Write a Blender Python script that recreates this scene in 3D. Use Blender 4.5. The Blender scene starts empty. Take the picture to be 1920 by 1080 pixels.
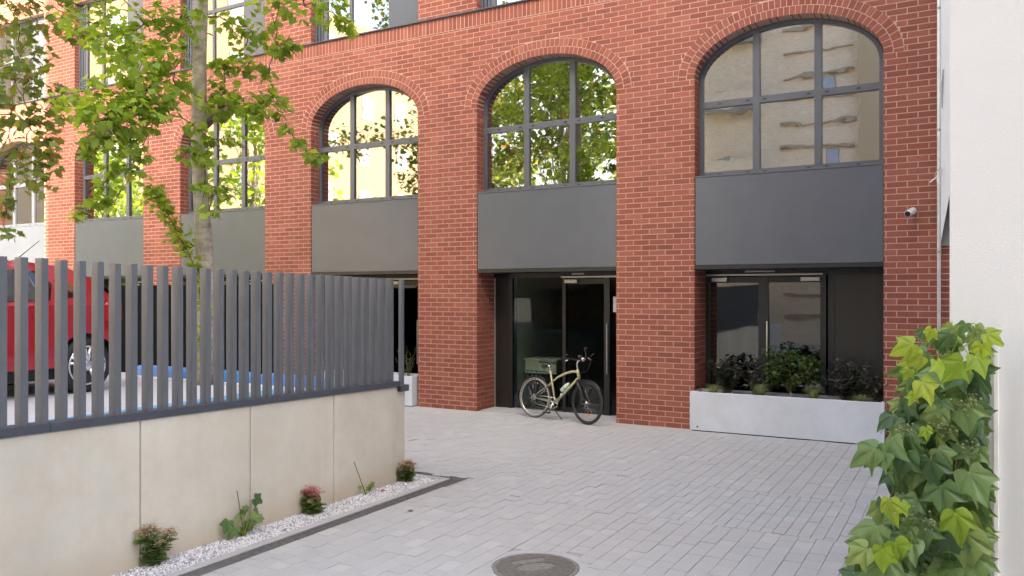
import bpy, math, random
from mathutils import Vector, Matrix
import numpy as np
R = math.radians
sc = bpy.context.scene
col = sc.collection

# ------------------------------------------------------------------ camera, sky, sun, exposure
PF, YAW, HZ, CH = 1515.0, R(29.4), 553.0, 2.05          # focal length in photo pixels, yaw, horizon row, eye height
cd = bpy.data.cameras.new('camera'); cam = bpy.data.objects.new('camera', cd); col.objects.link(cam)
cd.sensor_width = 36; cd.lens = PF / 1920 * 36; cd.shift_y = (HZ - 540) / 1920
cd.clip_start = .05; cd.clip_end = 2000
cam.location = (0, 0, CH); cam.rotation_euler = (R(90), 0, YAW)
sc.camera = cam
SUN_D = Vector((-.43, 1.0, -.84)).normalized()           # the way the light travels
w = bpy.data.worlds.new('World'); sc.world = w; w.use_nodes = True
nt = w.node_tree; bg = nt.nodes['Background']
sky = nt.nodes.new('ShaderNodeTexSky'); sky.sky_type = 'NISHITA'; sky.sun_disc = False
sky.sun_elevation = math.asin(-SUN_D.z); sky.sun_rotation = math.atan2(-SUN_D.x, -SUN_D.y)
sky.air_density = 1.0; sky.dust_density = 6.5; sky.ozone_density = .55
nt.links.new(sky.outputs[0], bg.inputs[0]); bg.inputs[1].default_value = .13
sl = bpy.data.lights.new('sun', 'SUN'); sl.energy = 4.6; sl.angle = R(.5); sl.color = (1, .88, .70)
so = bpy.data.objects.new('sun', sl); col.objects.link(so)
so.rotation_euler = SUN_D.to_track_quat('-Z', 'Y').to_euler(); so.location = (20, -40, 60)
vs = sc.view_settings; vs.view_transform = 'Standard'; vs.look = 'None'; vs.gamma = 1; vs.use_curve_mapping = False
vs.exposure = 2.72
sc.cycles.max_bounces = 8; sc.cycles.transparent_max_bounces = 12; sc.cycles.caustics_reflective = False
sc.cycles.caustics_refractive = False; sc.cycles.sample_clamp_indirect = 6

# ------------------------------------------------------------------ pixel -> place helpers
FW = (-math.sin(YAW), math.cos(YAW)); RT = (math.cos(YAW), math.sin(YAW))
def ray(u, v):
    a = (u - 960) / PF; b = (HZ - v) / PF
    return FW[0] + a*RT[0], FW[1] + a*RT[1], b
def onY(u, v, Y):
    d = ray(u, v); t = Y / d[1]; return Vector((d[0]*t, Y, CH + d[2]*t))
def onX(u, v, X):
    d = ray(u, v); t = X / d[0]; return Vector((X, d[1]*t, CH + d[2]*t))
def onZ(u, v, z=0):
    d = ray(u, v); t = (z - CH) / d[2]; return Vector((d[0]*t, d[1]*t, z))
def atd(u, v, dist):
    d = ray(u, v); return Vector((d[0]*dist, d[1]*dist, CH + d[2]*dist))
def proj(p):
    dz = p[0]*FW[0] + p[1]*FW[1]; dx = p[0]*RT[0] + p[1]*RT[1]
    if dz < .05: return (-1e5, -1e5, dz)
    return 960 + PF*dx/dz, HZ - PF*(p[2]-CH)/dz, dz

# ------------------------------------------------------------------ materials
M = {}
def newmat(name):
    m = bpy.data.materials.new(name); m.use_nodes = True; M[name] = m
    n = m.node_tree.nodes; l = m.node_tree.links
    return m, n, l, n['Principled BSDF']
def N(n, t, **k):
    x = n.new(t)
    for a, b in k.items():
        if a.startswith('i_'): x.inputs[a[2:].replace('_', ' ')].default_value = b
        else: setattr(x, a, b)
    return x
def mixc(n, l, fac, a, b, mode='MIX'):
    x = n.new('ShaderNodeMix'); x.data_type = 'RGBA'; x.blend_type = mode
    for i, q in ((0, fac), (6, a), (7, b)):
        if hasattr(q, 'links'): l.new(q, x.inputs[i])
        elif i == 0: x.inputs[0].default_value = q
        else: x.inputs[i].default_value = (*q, 1) if len(q) == 3 else q
    return x.outputs[2]
def math1(n, l, op, a, b=None):
    x = n.new('ShaderNodeMath'); x.operation = op
    for i, q in ((0, a), (1, b)):
        if q is None: continue
        if hasattr(q, 'links'): l.new(q, x.inputs[i])
        else: x.inputs[i].default_value = q
    return x.outputs[0]
def rnd(n, l):                       # one random number per separate piece, whether it is an object or an island of a mesh
    g = n.new('ShaderNodeNewGeometry'); o = n.new('ShaderNodeObjectInfo')
    return math1(n, l, 'FRACT', math1(n, l, 'ADD', g.outputs['Random Per Island'], math1(n, l, 'MULTIPLY', o.outputs['Random'], 7.31)))
def ramp(n, l, fac, stops):
    r = n.new('ShaderNodeValToRGB'); e = r.color_ramp.elements
    while len(e) < len(stops): e.new(.5)
    for q, (p, c) in zip(e, stops): q.position = p; q.color = (*c, 1)
    l.new(fac, r.inputs[0]); return r.outputs[0]
def noise(n, l, scale, detail=4, rough=.55, vec=None):
    x = N(n, 'ShaderNodeTexNoise'); x.inputs['Scale'].default_value = scale; x.inputs['Detail'].default_value = detail
    x.inputs['Roughness'].default_value = rough
    if vec is None:
        g = n.new('ShaderNodeNewGeometry'); vec = g.outputs['Position']
    l.new(vec, x.inputs['Vector']); return x.outputs[0]
def bump(n, l, h, strength, dist, p):
    b = n.new('ShaderNodeBump'); b.inputs['Strength'].default_value = strength; b.inputs['Distance'].default_value = dist
    l.new(h, b.inputs['Height']); l.new(b.outputs[0], p.inputs['Normal'])
def plain(name, c, rough=.6, metal=0, var=.12, scale=8, bumps=0, spec=.5):
    m, n, l, p = newmat(name)
    nz = noise(n, l, scale)
    lo = tuple(x*(1-var) for x in c); hi = tuple(min(1, x*(1+var)) for x in c)
    l.new(ramp(n, l, nz, [(.3, lo), (.7, hi)]), p.inputs['Base Color'])
    p.inputs['Roughness'].default_value = rough; p.inputs['Metallic'].default_value = metal
    p.inputs['Specular IOR Level'].default_value = spec
    if bumps: bump(n, l, noise(n, l, scale*9, 3), bumps, .004, p)
    return m

def ramp_f(n, l, fac, a, b, top):
    x = n.new('ShaderNodeMapRange'); x.inputs[1].default_value = a; x.inputs[2].default_value = b
    x.inputs[3].default_value = 0; x.inputs[4].default_value = top
    l.new(fac, x.inputs[0]); return x.outputs[0]
def brickmat():
    m, n, l, p = newmat('brick')
    r = rnd(n, l)
    c = ramp(n, l, r, [(0, (.200, .060, .042)), (.3, (.245, .076, .052)), (.75, (.285, .091, .062)), (1, (.345, .122, .084))])
    f = noise(n, l, 55, 5, .7); big = noise(n, l, .6, 3)
    c = mixc(n, l, math1(n, l, 'MULTIPLY', f, .5), c, (.185, .050, .034))
    c = mixc(n, l, math1(n, l, 'MULTIPLY', math1(n, l, 'SUBTRACT', big, .35), .35), c, (.40, .150, .095))
    g = n.new('ShaderNodeNewGeometry'); mp = N(n, 'ShaderNodeMapping'); mp.inputs['Scale'].default_value = (2.2, 2.2, .22); l.new(g.outputs['Position'], mp.inputs[0])
    run = noise(n, l, 1, 5, .62, mp.outputs[0])
    c = mixc(n, l, ramp_f(n, l, run, .52, .75, .38), c, (.17, .055, .04))
    c = mixc(n, l, ramp_f(n, l, noise(n, l, 1.7, 5, .7), .58, .76, .30), c, (.43, .22, .16))
    l.new(c, p.inputs['Base Color']); p.inputs['Roughness'].default_value = .75; p.inputs['Specular IOR Level'].default_value = .3
    bump(n, l, f, .5, .003, p)
    m, n, l, p = newmat('mortar')
    c = ramp(n, l, noise(n, l, 30, 5), [(.3, (.45, .30, .24)), (.7, (.56, .39, .32))])
    c = mixc(n, l, math1(n, l, 'MULTIPLY', noise(n, l, 1.3, 3), .3), c, (.44, .275, .21))
    l.new(c, p.inputs['Base Color']); p.inputs['Roughness'].default_value = .95
brickmat()

def pavermat():
    m, n, l, p = newmat('paver')
    r = rnd(n, l)
    c = ramp(n, l, r, [(0, (.435, .436, .425)), (.5, (.452, .453, .441)), (.9, (.466, .466, .453)), (1, (.51, .507, .485))])
    c = mixc(n, l, math1(n, l, 'MULTIPLY', noise(n, l, 130, 4, .7), .30), c, (.30, .305, .305))
    big = noise(n, l, .55, 4, .6)
    c = mixc(n, l, ramp_f(n, l, big, .45, .75, .55), c, (.44, .415, .375))
    sm = noise(n, l, 2.3, 5, .65)
    c = mixc(n, l, ramp_f(n, l, sm, .55, .8, .35), c, (.32, .32, .315))
    l.new(c, p.inputs['Base Color']); p.inputs['Roughness'].default_value = .85; p.inputs['Specular IOR Level'].default_value = .3
    bump(n, l, noise(n, l, 160, 3), .5, .003, p)
pavermat()

def concretemat(name, c, var, streak=True):
    m, n, l, p = newmat(name)
    a = noise(n, l, 1.1, 5, .6); b = noise(n, l, 38, 5, .7); s = noise(n, l, 4.5, 6, .7)
    base = ramp(n, l, a, [(.3, tuple(x*(1-var) for x in c)), (.7, tuple(x*(1+var*.6) for x in c))])
    base = mixc(n, l, ramp_f(n, l, s, .46, .74, .45), base, tuple(x*y for x, y in zip(c, (.88, .78, .70))))
    base = mixc(n, l, ramp_f(n, l, b, .60, .78, .35), base, tuple(x*.62 for x in c))
    if streak:                       # water marks: noise pulled out along the height, stronger near the foot
        g = n.new('ShaderNodeNewGeometry'); mp = N(n, 'ShaderNodeMapping'); mp.inputs['Scale'].default_value = (9, 9, .5)
        l.new(g.outputs['Position'], mp.inputs['Vector'])
        st = noise(n, l, 1.0, 4, .6, mp.outputs[0])
        sx = n.new('ShaderNodeSeparateXYZ'); l.new(g.outputs['Position'], sx.inputs[0])
        foot = ramp_f(n, l, math1(n, l, 'ADD', sx.outputs[2], math1(n, l, 'MULTIPLY', s, .35)), .42, .12, .55)
        base = mixc(n, l, ramp_f(n, l, st, .5, .72, .10), base, tuple(x*y for x, y in zip(c, (.75, .66, .58))))
        base = mixc(n, l, foot, base, tuple(x*y for x, y in zip(c, (.74, .55, .38))))
    l.new(base, p.inputs['Base Color']); p.inputs['Roughness'].default_value = .85
    bump(n, l, b, .35, .003, p)
concretemat('concrete_wall', (.62, .60, .52), .12)
concretemat('planter_concrete', (.57, .61, .675), .08, False)
concretemat('kerb_concrete', (.43, .43, .43), .10, False)
concretemat('deck_concrete', (.52, .53, .55), .08, False)

def rendermat(name, c):
    m, n, l, p = newmat(name)
    a = noise(n, l, .7, 4); s = noise(n, l, 3.5, 6, .7)
    q = ramp(n, l, a, [(.3, tuple(x*.955 for x in c)), (.7, c)])
    q = mixc(n, l, ramp_f(n, l, s, .56, .8, .16), q, tuple(x*.84 for x in c))
    l.new(q, p.inputs['Base Color']); p.inputs['Roughness'].default_value = .9; p.inputs['Specular IOR Level'].default_value = .2
    bump(n, l, noise(n, l, 190, 3, .7), .45, .003, p)
rendermat('white_render', (.73, .75, .765)); rendermat('cream_render', (.50, .385, .25))
m, n, l, p = newmat('beige_render')            # pale brick of the far block, too far off to tell its bricks apart
g_ = n.new('ShaderNodeNewGeometry'); mp = N(n, 'ShaderNodeMapping'); mp.inputs['Rotation'].default_value = (R(90), 0, 0); l.new(g_.outputs['Position'], mp.inputs[0])
bt = n.new('ShaderNodeTexBrick'); bt.inputs['Scale'].default_value = 2.6; bt.inputs['Color1'].default_value = (.74, .58, .40, 1); bt.inputs['Color2'].default_value = (.82, .67, .49, 1); bt.inputs['Mortar'].default_value = (.84, .75, .62, 1)
l.new(mp.outputs[0], bt.inputs['Vector']); l.new(mixc(n, l, math1(n, l, 'MULTIPLY', noise(n, l, .6, 4), .4), bt.outputs[0], (.68, .52, .37)), p.inputs['Base Color']); p.inputs['Roughness'].default_value = .9
plain('grey_render', (.30, .29, .285), .9)
plain('graphite', (.082, .092, .114), .30, 0, .05, 3)          # powder-coated panels
plain('frame_metal', (.085, .092, .112), .40, 0, .06, 5)
plain('fence_metal', (.118, .130, .148), .45, 0, .07, 6)
plain('coping_metal', (.060, .070, .092), .42, 0, .08, 5)
plain('black_metal', (.012, .012, .013), .4)
plain('matte_black', (.010, .010, .011), .9, 0, .1, 4, 0, .1)
plain('black_panel', (.022, .021, .018), .28, 0, .1, 2)
plain('steel', (.62, .62, .60), .28, 1, .05)
plain('dull_aluminium', (.42, .41, .39), .4, .7, .05)
plain('white_paint', (.80, .80, .78), .45)
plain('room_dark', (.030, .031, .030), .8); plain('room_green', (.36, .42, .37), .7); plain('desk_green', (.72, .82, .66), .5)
plain('room_floor', (.10, .10, .10), .35)
plain('grate_iron', (.19, .19, .19), .5, .4, .25, 20)
plain('rubber', (.016, .016, .017), .65); plain('tyre_wall', (.22, .19, .145), .6)
plain('alloy', (.66, .67, .70), .25, .85, .04)
plain('chrome', (.7, .7, .68), .2, 1, .03)
plain('bike_cream', (.42, .40, .22), .3, .1, .06)
plain('bike_grey', (.27, .255, .18), .35, .3)
plain('bike_black', (.018, .018, .019), .38)
plain('bottle_pale', (.55, .66, .60), .4)
plain('amber', (.75, .24, .03), .3)
plain('blue_vinyl', (.045, .22, .62), .4, 0, .15, 5); plain('blue_paint', (.10, .36, .62), .8, 0, .3, 25)
plain('sand', (.36, .345, .32), .95, 0, .25, 90)
plain('soil', (.035, .027, .02), .95, 0, .3, 40)
plain('terracotta', (.33, .10, .055), .7)
plain('sign_white', (.72, .75, .80), .4)
plain('lamp_red', (.35, .01, .015), .2)
m, n, l, p = newmat('car_paint')
p.inputs['Base Color'].default_value = (.36, .008, .016, 1); p.inputs['Roughness'].default_value = .28
p.inputs['Coat Weight'].default_value = .8; p.inputs['Coat Roughness'].default_value = .04; p.inputs['Metallic'].default_value = .15
m, n, l, p = newmat('gravel')
l.new(ramp(n, l, rnd(n, l), [(0, (.36, .36, .38)), (.3, (.62, .62, .65)), (1, (.86, .86, .88))]), p.inputs['Base Color']); p.inputs['Roughness'].default_value = .8
m, n, l, p = newmat('ironcover')
c = ramp(n, l, noise(n, l, 25, 5, .7), [(.3, (.18, .17, .155)), (.7, (.34, .325, .295))])
l.new(c, p.inputs['Base Color']); p.inputs['Roughness'].default_value = .55; p.inputs['Metallic'].default_value = .35

def barkmat():
    m, n, l, p = newmat('bark')
    g = n.new('ShaderNodeNewGeometry'); mp = N(n, 'ShaderNodeMapping'); mp.inputs['Scale'].default_value = (6, 6, 14)
    l.new(g.outputs['Position'], mp.inputs[0])
    a = noise(n, l, 1, 5, .65, mp.outputs[0]); b = noise(n, l, 4.5, 3)
    c = ramp(n, l, a, [(.3, (.25, .21, .155)), (.5, (.43, .385, .31)), (.75, (.55, .50, .42))])
    c = mixc(n, l, ramp_f(n, l, b, .56, .64, .55), c, (.22, .185, .13))
    l.new(c, p.inputs['Base Color']); p.inputs['Roughness'].default_value = .85
    bump(n, l, a, .6, .01, p)
barkmat()
plain('twig', (.13, .085, .05), .8); plain('woody_stem', (.26, .13, .06), .8)

def leafmat(name, stops, trans=.45, rough=.5, tgain=1.25, vein=False):
    m, n, l, p = newmat(name)
    c = ramp(n, l, rnd(n, l), stops)
    c = mixc(n, l, math1(n, l, 'MULTIPLY', noise(n, l, 35, 3), .35), c, tuple(x*.72 for x in stops[0][1]))
    if vein:
        t = n.new('ShaderNodeUVMap'); sx = n.new('ShaderNodeSeparateXYZ'); l.new(t.outputs[0], sx.inputs[0])
        c = mixc(n, l, ramp_f(n, l, sx.outputs[0], .80, .96, .5), c, tuple(min(1, x*2.0+.03) for x in stops[1][1]))
    l.new(c, p.inputs['Base Color']); p.inputs['Roughness'].default_value = rough
    if vein: bump(n, l, noise(n, l, 60, 3), .5, .004, p)
    tr = n.new('ShaderNodeBsdfTranslucent')
    tc = n.new('ShaderNodeMix'); tc.data_type = 'RGBA'; tc.blend_type = 'MULTIPLY'; tc.inputs[0].default_value = 1
    l.new(c, tc.inputs[6]); tc.inputs[7].default_value = (1.35*tgain, 1.2*tgain, .45*tgain, 1); l.new(tc.outputs[2], tr.inputs[0])
    mx = n.new('ShaderNodeMixShader'); mx.inputs[0].default_value = trans
    l.new(p.outputs[0], mx.inputs[1]); l.new(tr.outputs[0], mx.inputs[2])
    l.new(mx.outputs[0], n['Material Output'].inputs[0])
leafmat('leaf_tree', [(0, (.15, .25, .035)), (.45, (.23, .36, .055)), (.8, (.31, .44, .075)), (1, (.40, .48, .09))], .52, .5, 1.35)
leafmat('leaf_tree_dark', [(0, (.10, .16, .04)), (.5, (.16, .24, .055)), (.85, (.22, .27, .065)), (1, (.32, .18, .07))], .5, .5, 1.3)
leafmat('leaf_vine', [(0, (.20, .30, .04)), (.5, (.28, .40, .06)), (1, (.40, .46, .09))], .5, .5, 1.3)
leafmat('leaf_ivy', [(0, (.055, .12, .045)), (.45, (.13, .235, .080)), (.8, (.20, .31, .10)), (1, (.30, .40, .11))], .30, .33, 1.25, True)
leafmat('leaf_young', [(0, (.24, .38, .03)), (.5, (.32, .46, .04)), (1, (.42, .52, .07))], .45, .36, 1.1, True)
leafmat('leaf_black', [(0, (.018, .022, .018)), (.6, (.035, .042, .034)), (1, (.17, .18, .15))], .1, .28)  # palest tone puts glints of light into some of the dark leaves
leafmat('leaf_acer', [(0, (.028, .062, .012)), (.6, (.05, .10, .016)), (1, (.085, .14, .02))], .3)
leafmat('leaf_grass', [(0, (.13, .17, .06)), (.6, (.22, .27, .10)), (1, (.36, .38, .2))], .3)
leafmat('leaf_sedum', [(0, (.13, .21, .08)), (.6, (.21, .32, .12)), (1, (.30, .40, .14))], .3)
leafmat('petal', [(0, (.30, .30, .16)), (.5, (.48, .33, .25)), (1, (.60, .42, .36))], .25)
leafmat('petal_pink', [(0, (.45, .17, .20)), (.5, (.55, .22, .26)), (1, (.58, .33, .30))], .25)

def glassmat(name, refl, tint, wob, rough=0.0, fres=.6):
    m, n, l, p = newmat(name); n.remove(p)
    gl = n.new('ShaderNodeBsdfGlossy'); gl.inputs['Roughness'].default_value = rough; gl.inputs['Color'].default_value = (.95, .96, .96, 1)
    tr = n.new('ShaderNodeBsdfTransparent'); tr.inputs[0].default_value = (*tint, 1)
    fr = n.new('ShaderNodeLayerWeight'); fr.inputs[0].default_value = .25
    fac = math1(n, l, 'MINIMUM', math1(n, l, 'ADD', math1(n, l, 'MULTIPLY', fr.outputs[0], fres), refl), 1.0)
    mx = n.new('ShaderNodeMixShader'); l.new(fac, mx.inputs[0]); l.new(tr.outputs[0], mx.inputs[1]); l.new(gl.outputs[0], mx.inputs[2])
    b = n.new('ShaderNodeBump'); b.inputs['Strength'].default_value = 1; b.inputs['Distance'].default_value = wob
    g = n.new('ShaderNodeNewGeometry'); mp = N(n, 'ShaderNodeMapping'); mp.inputs['Scale'].default_value = (1, 1, 1.6)
    l.new(g.outputs['Position'], mp.inputs[0])
    l.new(noise(n, l, 1.5, 2, .45, mp.outputs[0]), b.inputs['Height']); l.new(b.outputs[0], gl.inputs['Normal'])
    l.new(mx.outputs[0], n['Material Output'].inputs[0])
glassmat('coated_glass', .42, (.42, .45, .42), .0014)
glassmat('door_glass', .0, (.72, .75, .72), .0006, 0, .42)
glassmat('door_glass_end', .13, (.60, .62, .60), .0012, 0, .5)
glassmat('car_glass', .08, (.05, .06, .055), .0)
plain('far_glass', (.40, .43, .50), .5)
plain('dark_beige', (.42, .34, .25), .9)  # far window surrounds, and the bars that stand in for balcony shadows

# ------------------------------------------------------------------ object helpers
W = {}                               # world matrices of what was linked
def put(o, parent=None, mw=None):
    mw = mw or Matrix.Identity(4)
    col.objects.link(o)
    if parent is not None:
        o.parent = parent; o.matrix_parent_inverse = W[parent.as_pointer()].inverted()
    o.matrix_basis = mw; W[o.as_pointer()] = mw
    return o
def empty(name, loc, rz=0):
    o = bpy.data.objects.new(name, None); o.empty_display_size = .1
    return put(o, None, Matrix.Translation(loc) @ Matrix.Rotation(rz, 4, 'Z'))
def tag(o, label=None, cat=None, group=None, kind=None):
    if label: o['label'] = label
    if cat: o['category'] = cat
    if group: o['group'] = group
    if kind: o['kind'] = kind
    return o
def thing(name, loc, label, cat, group=None, rz=0):
    return tag(empty(name, loc, rz), label, cat, group)
def mesh(name, v, f, mat, smooth=False):
    me = bpy.data.meshes.new(name); me.from_pydata([tuple(q) for q in v], [], f)
    for m_ in (mat if isinstance(mat, (list, tuple)) else [mat]): me.materials.append(M[m_])
    if smooth: me.polygons.foreach_set('use_smooth', [True]*len(me.polygons))
    me.update(); return me
class MB:
    def __init__(s): s.v = []; s.f = []
    def add(s, v, f):
        b = len(s.v); s.v += [Vector(q) for q in v]; s.f += [tuple(i+b for i in q) for q in f]; return s
    def box(s, x0, x1, y0, y1, z0, z1, T=None):
        v = [(x, y, z) for x in (x0, x1) for y in (y0, y1) for z in (z0, z1)]
        if T is not None: v = [T @ Vector(q) for q in v]
        return s.add(v, [(0, 1, 3, 2), (4, 6, 7, 5), (0, 4, 5, 1), (2, 3, 7, 6), (0, 2, 6, 4), (1, 5, 7, 3)])
    def bbox(s, x0, x1, y0, y1, z0, z1, b=.005, T=None):       # box with chamfered edges
        cs = []
        v = []
        for ix, x in enumerate((x0, x1)):
            for iy, y in enumerate((y0, y1)):
                for iz, z in enumerate((z0, z1)):
                    dx = b if ix == 0 else -b; dy = b if iy == 0 else -b; dz = b if iz == 0 else -b
                    v += [(x, y+dy, z+dz), (x+dx, y, z+dz), (x+dx, y+dy, z)]
        if T is not None: v = [T @ Vector(q) for q in v]
        I = lambda a, b_, c, k: (a*4+b_*2+c)*3+k
        f = [[I(0,0,0,0), I(0,0,1,0), I(0,1,1,0), I(0,1,0,0)], [I(1,0,0,0), I(1,1,0,0), I(1,1,1,0), I(1,0,1,0)],
             [I(0,0,0,1), I(1,0,0,1), I(1,0,1,1), I(0,0,1,1)], [I(0,1,0,1), I(0,1,1,1), I(1,1,1,1), I(1,1,0,1)],
             [I(0,0,0,2), I(0,1,0,2), I(1,1,0,2), I(1,0,0,2)], [I(0,0,1,2), I(1,0,1,2), I(1,1,1,2), I(0,1,1,2)]]
        for a in (0, 1):
            for c in (0, 1):
                f.append([I(a,0,c,0), I(a,1,c,0), I(a,1,c,2), I(a,0,c,2)])
                f.append([I(a,c,0,0), I(a,c,1,0), I(a,c,1,1), I(a,c,0,1)])
                f.append([I(0,a,c,1), I(1,a,c,1), I(1,a,c,2), I(0,a,c,2)])
        for a in (0, 1):
            for b_ in (0, 1):
                for c in (0, 1): f.append([I(a,b_,c,0), I(a,b_,c,1), I(a,b_,c,2)])
        return s.add(v, f)
    def tube(s, pts, r, n=8, cap=True):
        pts = [Vector(p) for p in pts]
        rs = r if isinstance(r, (list, tuple)) else [r]*len(pts)
        rings = []; up = None
        for i, p in enumerate(pts):
            t = (pts[min(i+1, len(pts)-1)] - pts[max(i-1, 0)])
            t = t.normalized() if t.length > 1e-9 else Vector((0, 0, 1))
            if up is None: up = Vector((0, 0, 1)) if abs(t.z) < .9 else Vector((1, 0, 0))
            a = t.cross(up).normalized(); b = a.cross(t).normalized(); up = b
            rings.append([p + (a*math.cos(k*2*math.pi/n) + b*math.sin(k*2*math.pi/n))*rs[i] for k in range(n)])
        v = [q for g in rings for q in g]; f = []
        for i in range(len(pts)-1):
            for k in range(n):
                f.append((i*n+k, i*n+(k+1) % n, (i+1)*n+(k+1) % n, (i+1)*n+k))
        if cap: f.append(tuple(range(n-1, -1, -1))); f.append(tuple((len(pts)-1)*n+k for k in range(n)))
        return s.add(v, f)
    def torus(s, c, ax, R_, r, nu=36, nv=8, ry=None):
        c = Vector(c); ax = Vector(ax).normalized()
        a = ax.orthogonal().normalized(); b = ax.cross(a); v = []; f = []
        for i in range(nu):
            t = 2*math.pi*i/nu; d = a*math.cos(t) + b*math.sin(t)
            for k in range(nv):
                q = 2*math.pi*k/nv
                v.append(c + d*(R_ + r*math.cos(q)) + ax*((ry or r)*math.sin(q)))
        for i in range(nu):
            for k in range(nv):
                f.append((i*nv+k, ((i+1) % nu)*nv+k, ((i+1) % nu)*nv+(k+1) % nv, i*nv+(k+1) % nv))
        return s.add(v, f)
    def lathe(s, c, ax, prof, n=24):                           # prof: (radius, along the axis)
        c = Vector(c); ax = Vector(ax).normalized(); a = ax.orthogonal().normalized(); b = ax.cross(a); v = []; f = []
        for r_, h in prof:
            for i in range(n):
                t = 2*math.pi*i/n; v.append(c + (a*math.cos(t) + b*math.sin(t))*r_ + ax*h)
        for j in range(len(prof)-1):
            for i in range(n): f.append((j*n+i, j*n+(i+1) % n, (j+1)*n+(i+1) % n, (j+1)*n+i))
        f.append(tuple(range(n-1, -1, -1))); f.append(tuple((len(prof)-1)*n+i for i in range(n)))
        return s.add(v, f)
    def prism(s, poly, fn, d0, d1):                            # poly of (a,b); fn(a,b,d)
        k = len(poly)
        v = [fn(a, b, d0) for a, b in poly] + [fn(a, b, d1) for a, b in poly]
        f = [tuple(range(k)), tuple(range(2*k-1, k-1, -1))] + [(i, i+k, (i+1) % k+k, (i+1) % k) for i in range(k)]
        return s.add(v, f)
    def build(s, name, mat, parent=None, smooth=False, kind=None):
        o = bpy.data.objects.new(name, mesh(name, s.v, s.f, mat, smooth)); put(o, parent)
        if kind: o['kind'] = kind
        return o

# pieces: chamfered prisms (bricks, pavers) laid on a plane
def piece(poly, depth, ch):
    """local coordinates: (a,b) in the plane, c inwards; front at c=0"""
    k = len(poly); ca = sum(a for a, b in poly)/k; cb = sum(b for a, b in poly)/k
    ins = []
    for a, b in poly:
        da, db = ca-a, cb-b; L = math.hypot(da, db) or 1; e = min(ch*1.5, L*.4)
        ins.append((a+da/L*e, b+db/L*e))
    v = [(a, b, 0) for a, b in ins] + [(a, b, ch) for a, b in poly] + [(a, b, depth) for a, b in poly]
    f = [tuple(range(k))]
    for q in (0, k):
        f += [(q+i, q+k+i, q+k+(i+1) % k, q+(i+1) % k) for i in range(k)]
    return v, f
def lay(pieces, fr, name, mat, parent, nmax, rest_name, score, depth, ch):
    """pieces: list of polygons (a,b) with jitter; fr(a,b,c)->world; the nmax best scored become objects, the others one mesh"""
    T0 = Vector(fr(0, 0, 0)); A = Vector(fr(1, 0, 0))-T0; B = Vector(fr(0, 1, 0))-T0; C = Vector(fr(0, 0, 1))-T0
    order = sorted(range(len(pieces)), key=lambda i: -score(pieces[i])) if nmax else []
    pick = set(i for i in order[:nmax] if score(pieces[i]) > 0)
    cache = {}; mb = MB()
    for i, (poly, jit) in enumerate(pieces):
        if i in pick:
            k = len(poly); ca = sum(a for a, b in poly)/k; cb = sum(b for a, b in poly)/k
            key = tuple((round(a-ca, 3), round(b-cb, 3)) for a, b in poly)
            if key not in cache:
                v, f = piece([(a-ca, b-cb) for a, b in poly], depth, ch)
                cache[key] = mesh(name, [A*q[0]+B*q[1]+C*q[2] for q in v], f, mat)
            o = bpy.data.objects.new(name, cache[key])
            put(o, parent, Matrix.Translation(T0 + A*ca + B*cb + C*jit))
        else:
            v, f = piece(poly, depth, ch)
            mb.add([T0 + A*q[0]+B*q[1]+C*(q[2]+jit) for q in v], f)
    if mb.v: mb.build(rest_name, mat, parent, kind='stuff')

# ------------------------------------------------------------------ the ground
g = MB(); g.add([(-600, -600, -.06), (600, -600, -.06), (600, 600, -.06), (-600, 600, -.06)], [(0, 1, 2, 3)])
tag(g.build('ground', 'kerb_concrete'), kind='structure')
FY = 12.087                      # the front of the brickwork
PX0, PX1, PY0, PY1 = -10.4, .30, 2.4, 12.65
pav = MB(); pav.box(-16, 6, -9, 14, -.055, -.009)
pavement = tag(pav.build('pavement', 'sand'), kind='structure')
rng = random.Random(4)
def wall_or_bed(x, y):           # where no paver lies: behind the fence wall, in the gravel bed and drain, under the piers
    if x < -4.865 and y < 7.66 and x > -5.02: return True
    if x < -5.02 and y < 7.66: return True
    return False
mh = onZ(1004, 1063); cv = onZ(797, 829)
pv = []
def paver_band(y0, y1, wx, lens):
    x = PX1
    while x - wx > PX0:
        y = y0 - rng.choice(lens)*rng.random()
        while y < y1 - .01:
            L = rng.choice(lens)
            a0, a1 = max(y, y0), min(y+L, y1)
            if y1 - a1 < .05: a1 = y1
            if a1-a0 > .04:
                xa, xb = x-wx+.0016, x-.0016; ya, yb = a0+.0016, a1-.0016
                cx, cy = (xa+xb)/2, (ya+yb)/2
                bad = wall_or_bed(xa+.02, cy) or math.hypot(cx-mh.x, cy-mh.y) < .40 or math.hypot(cx-cv.x, cy-cv.y) < .20
                if not bad: pv.append(([(xa, ya), (xb, ya), (xb, yb), (xa, yb)], rng.gauss(0, .0012)))
            y = a1
        x -= wx
paver_band(8.58, PY1, .14, [.14, .175, .21, .21])
paver_band(7.16, 8.58, .104, [.208])
paver_band(PY0, 7.16, .14, [.14, .175, .21, .21])
def pscore(q):
    a = sum(t[0] for t in q[0])/4; b = sum(t[1] for t in q[0])/4; u, v, d = proj((a, b, 0))
    if not (380 < u < 1600 and 700 < v < 1075) or (u > 1560 and v > 850): return 0
    w_ = abs(q[0][1][0]-q[0][0][0])*abs(q[0][2][1]-q[0][1][1])
    return w_/d**3
lay(pv, lambda a, b, c: (a, b, -c), 'paver', 'paver', pavement, 300, 'paver_field', pscore, .05, .002)

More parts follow.
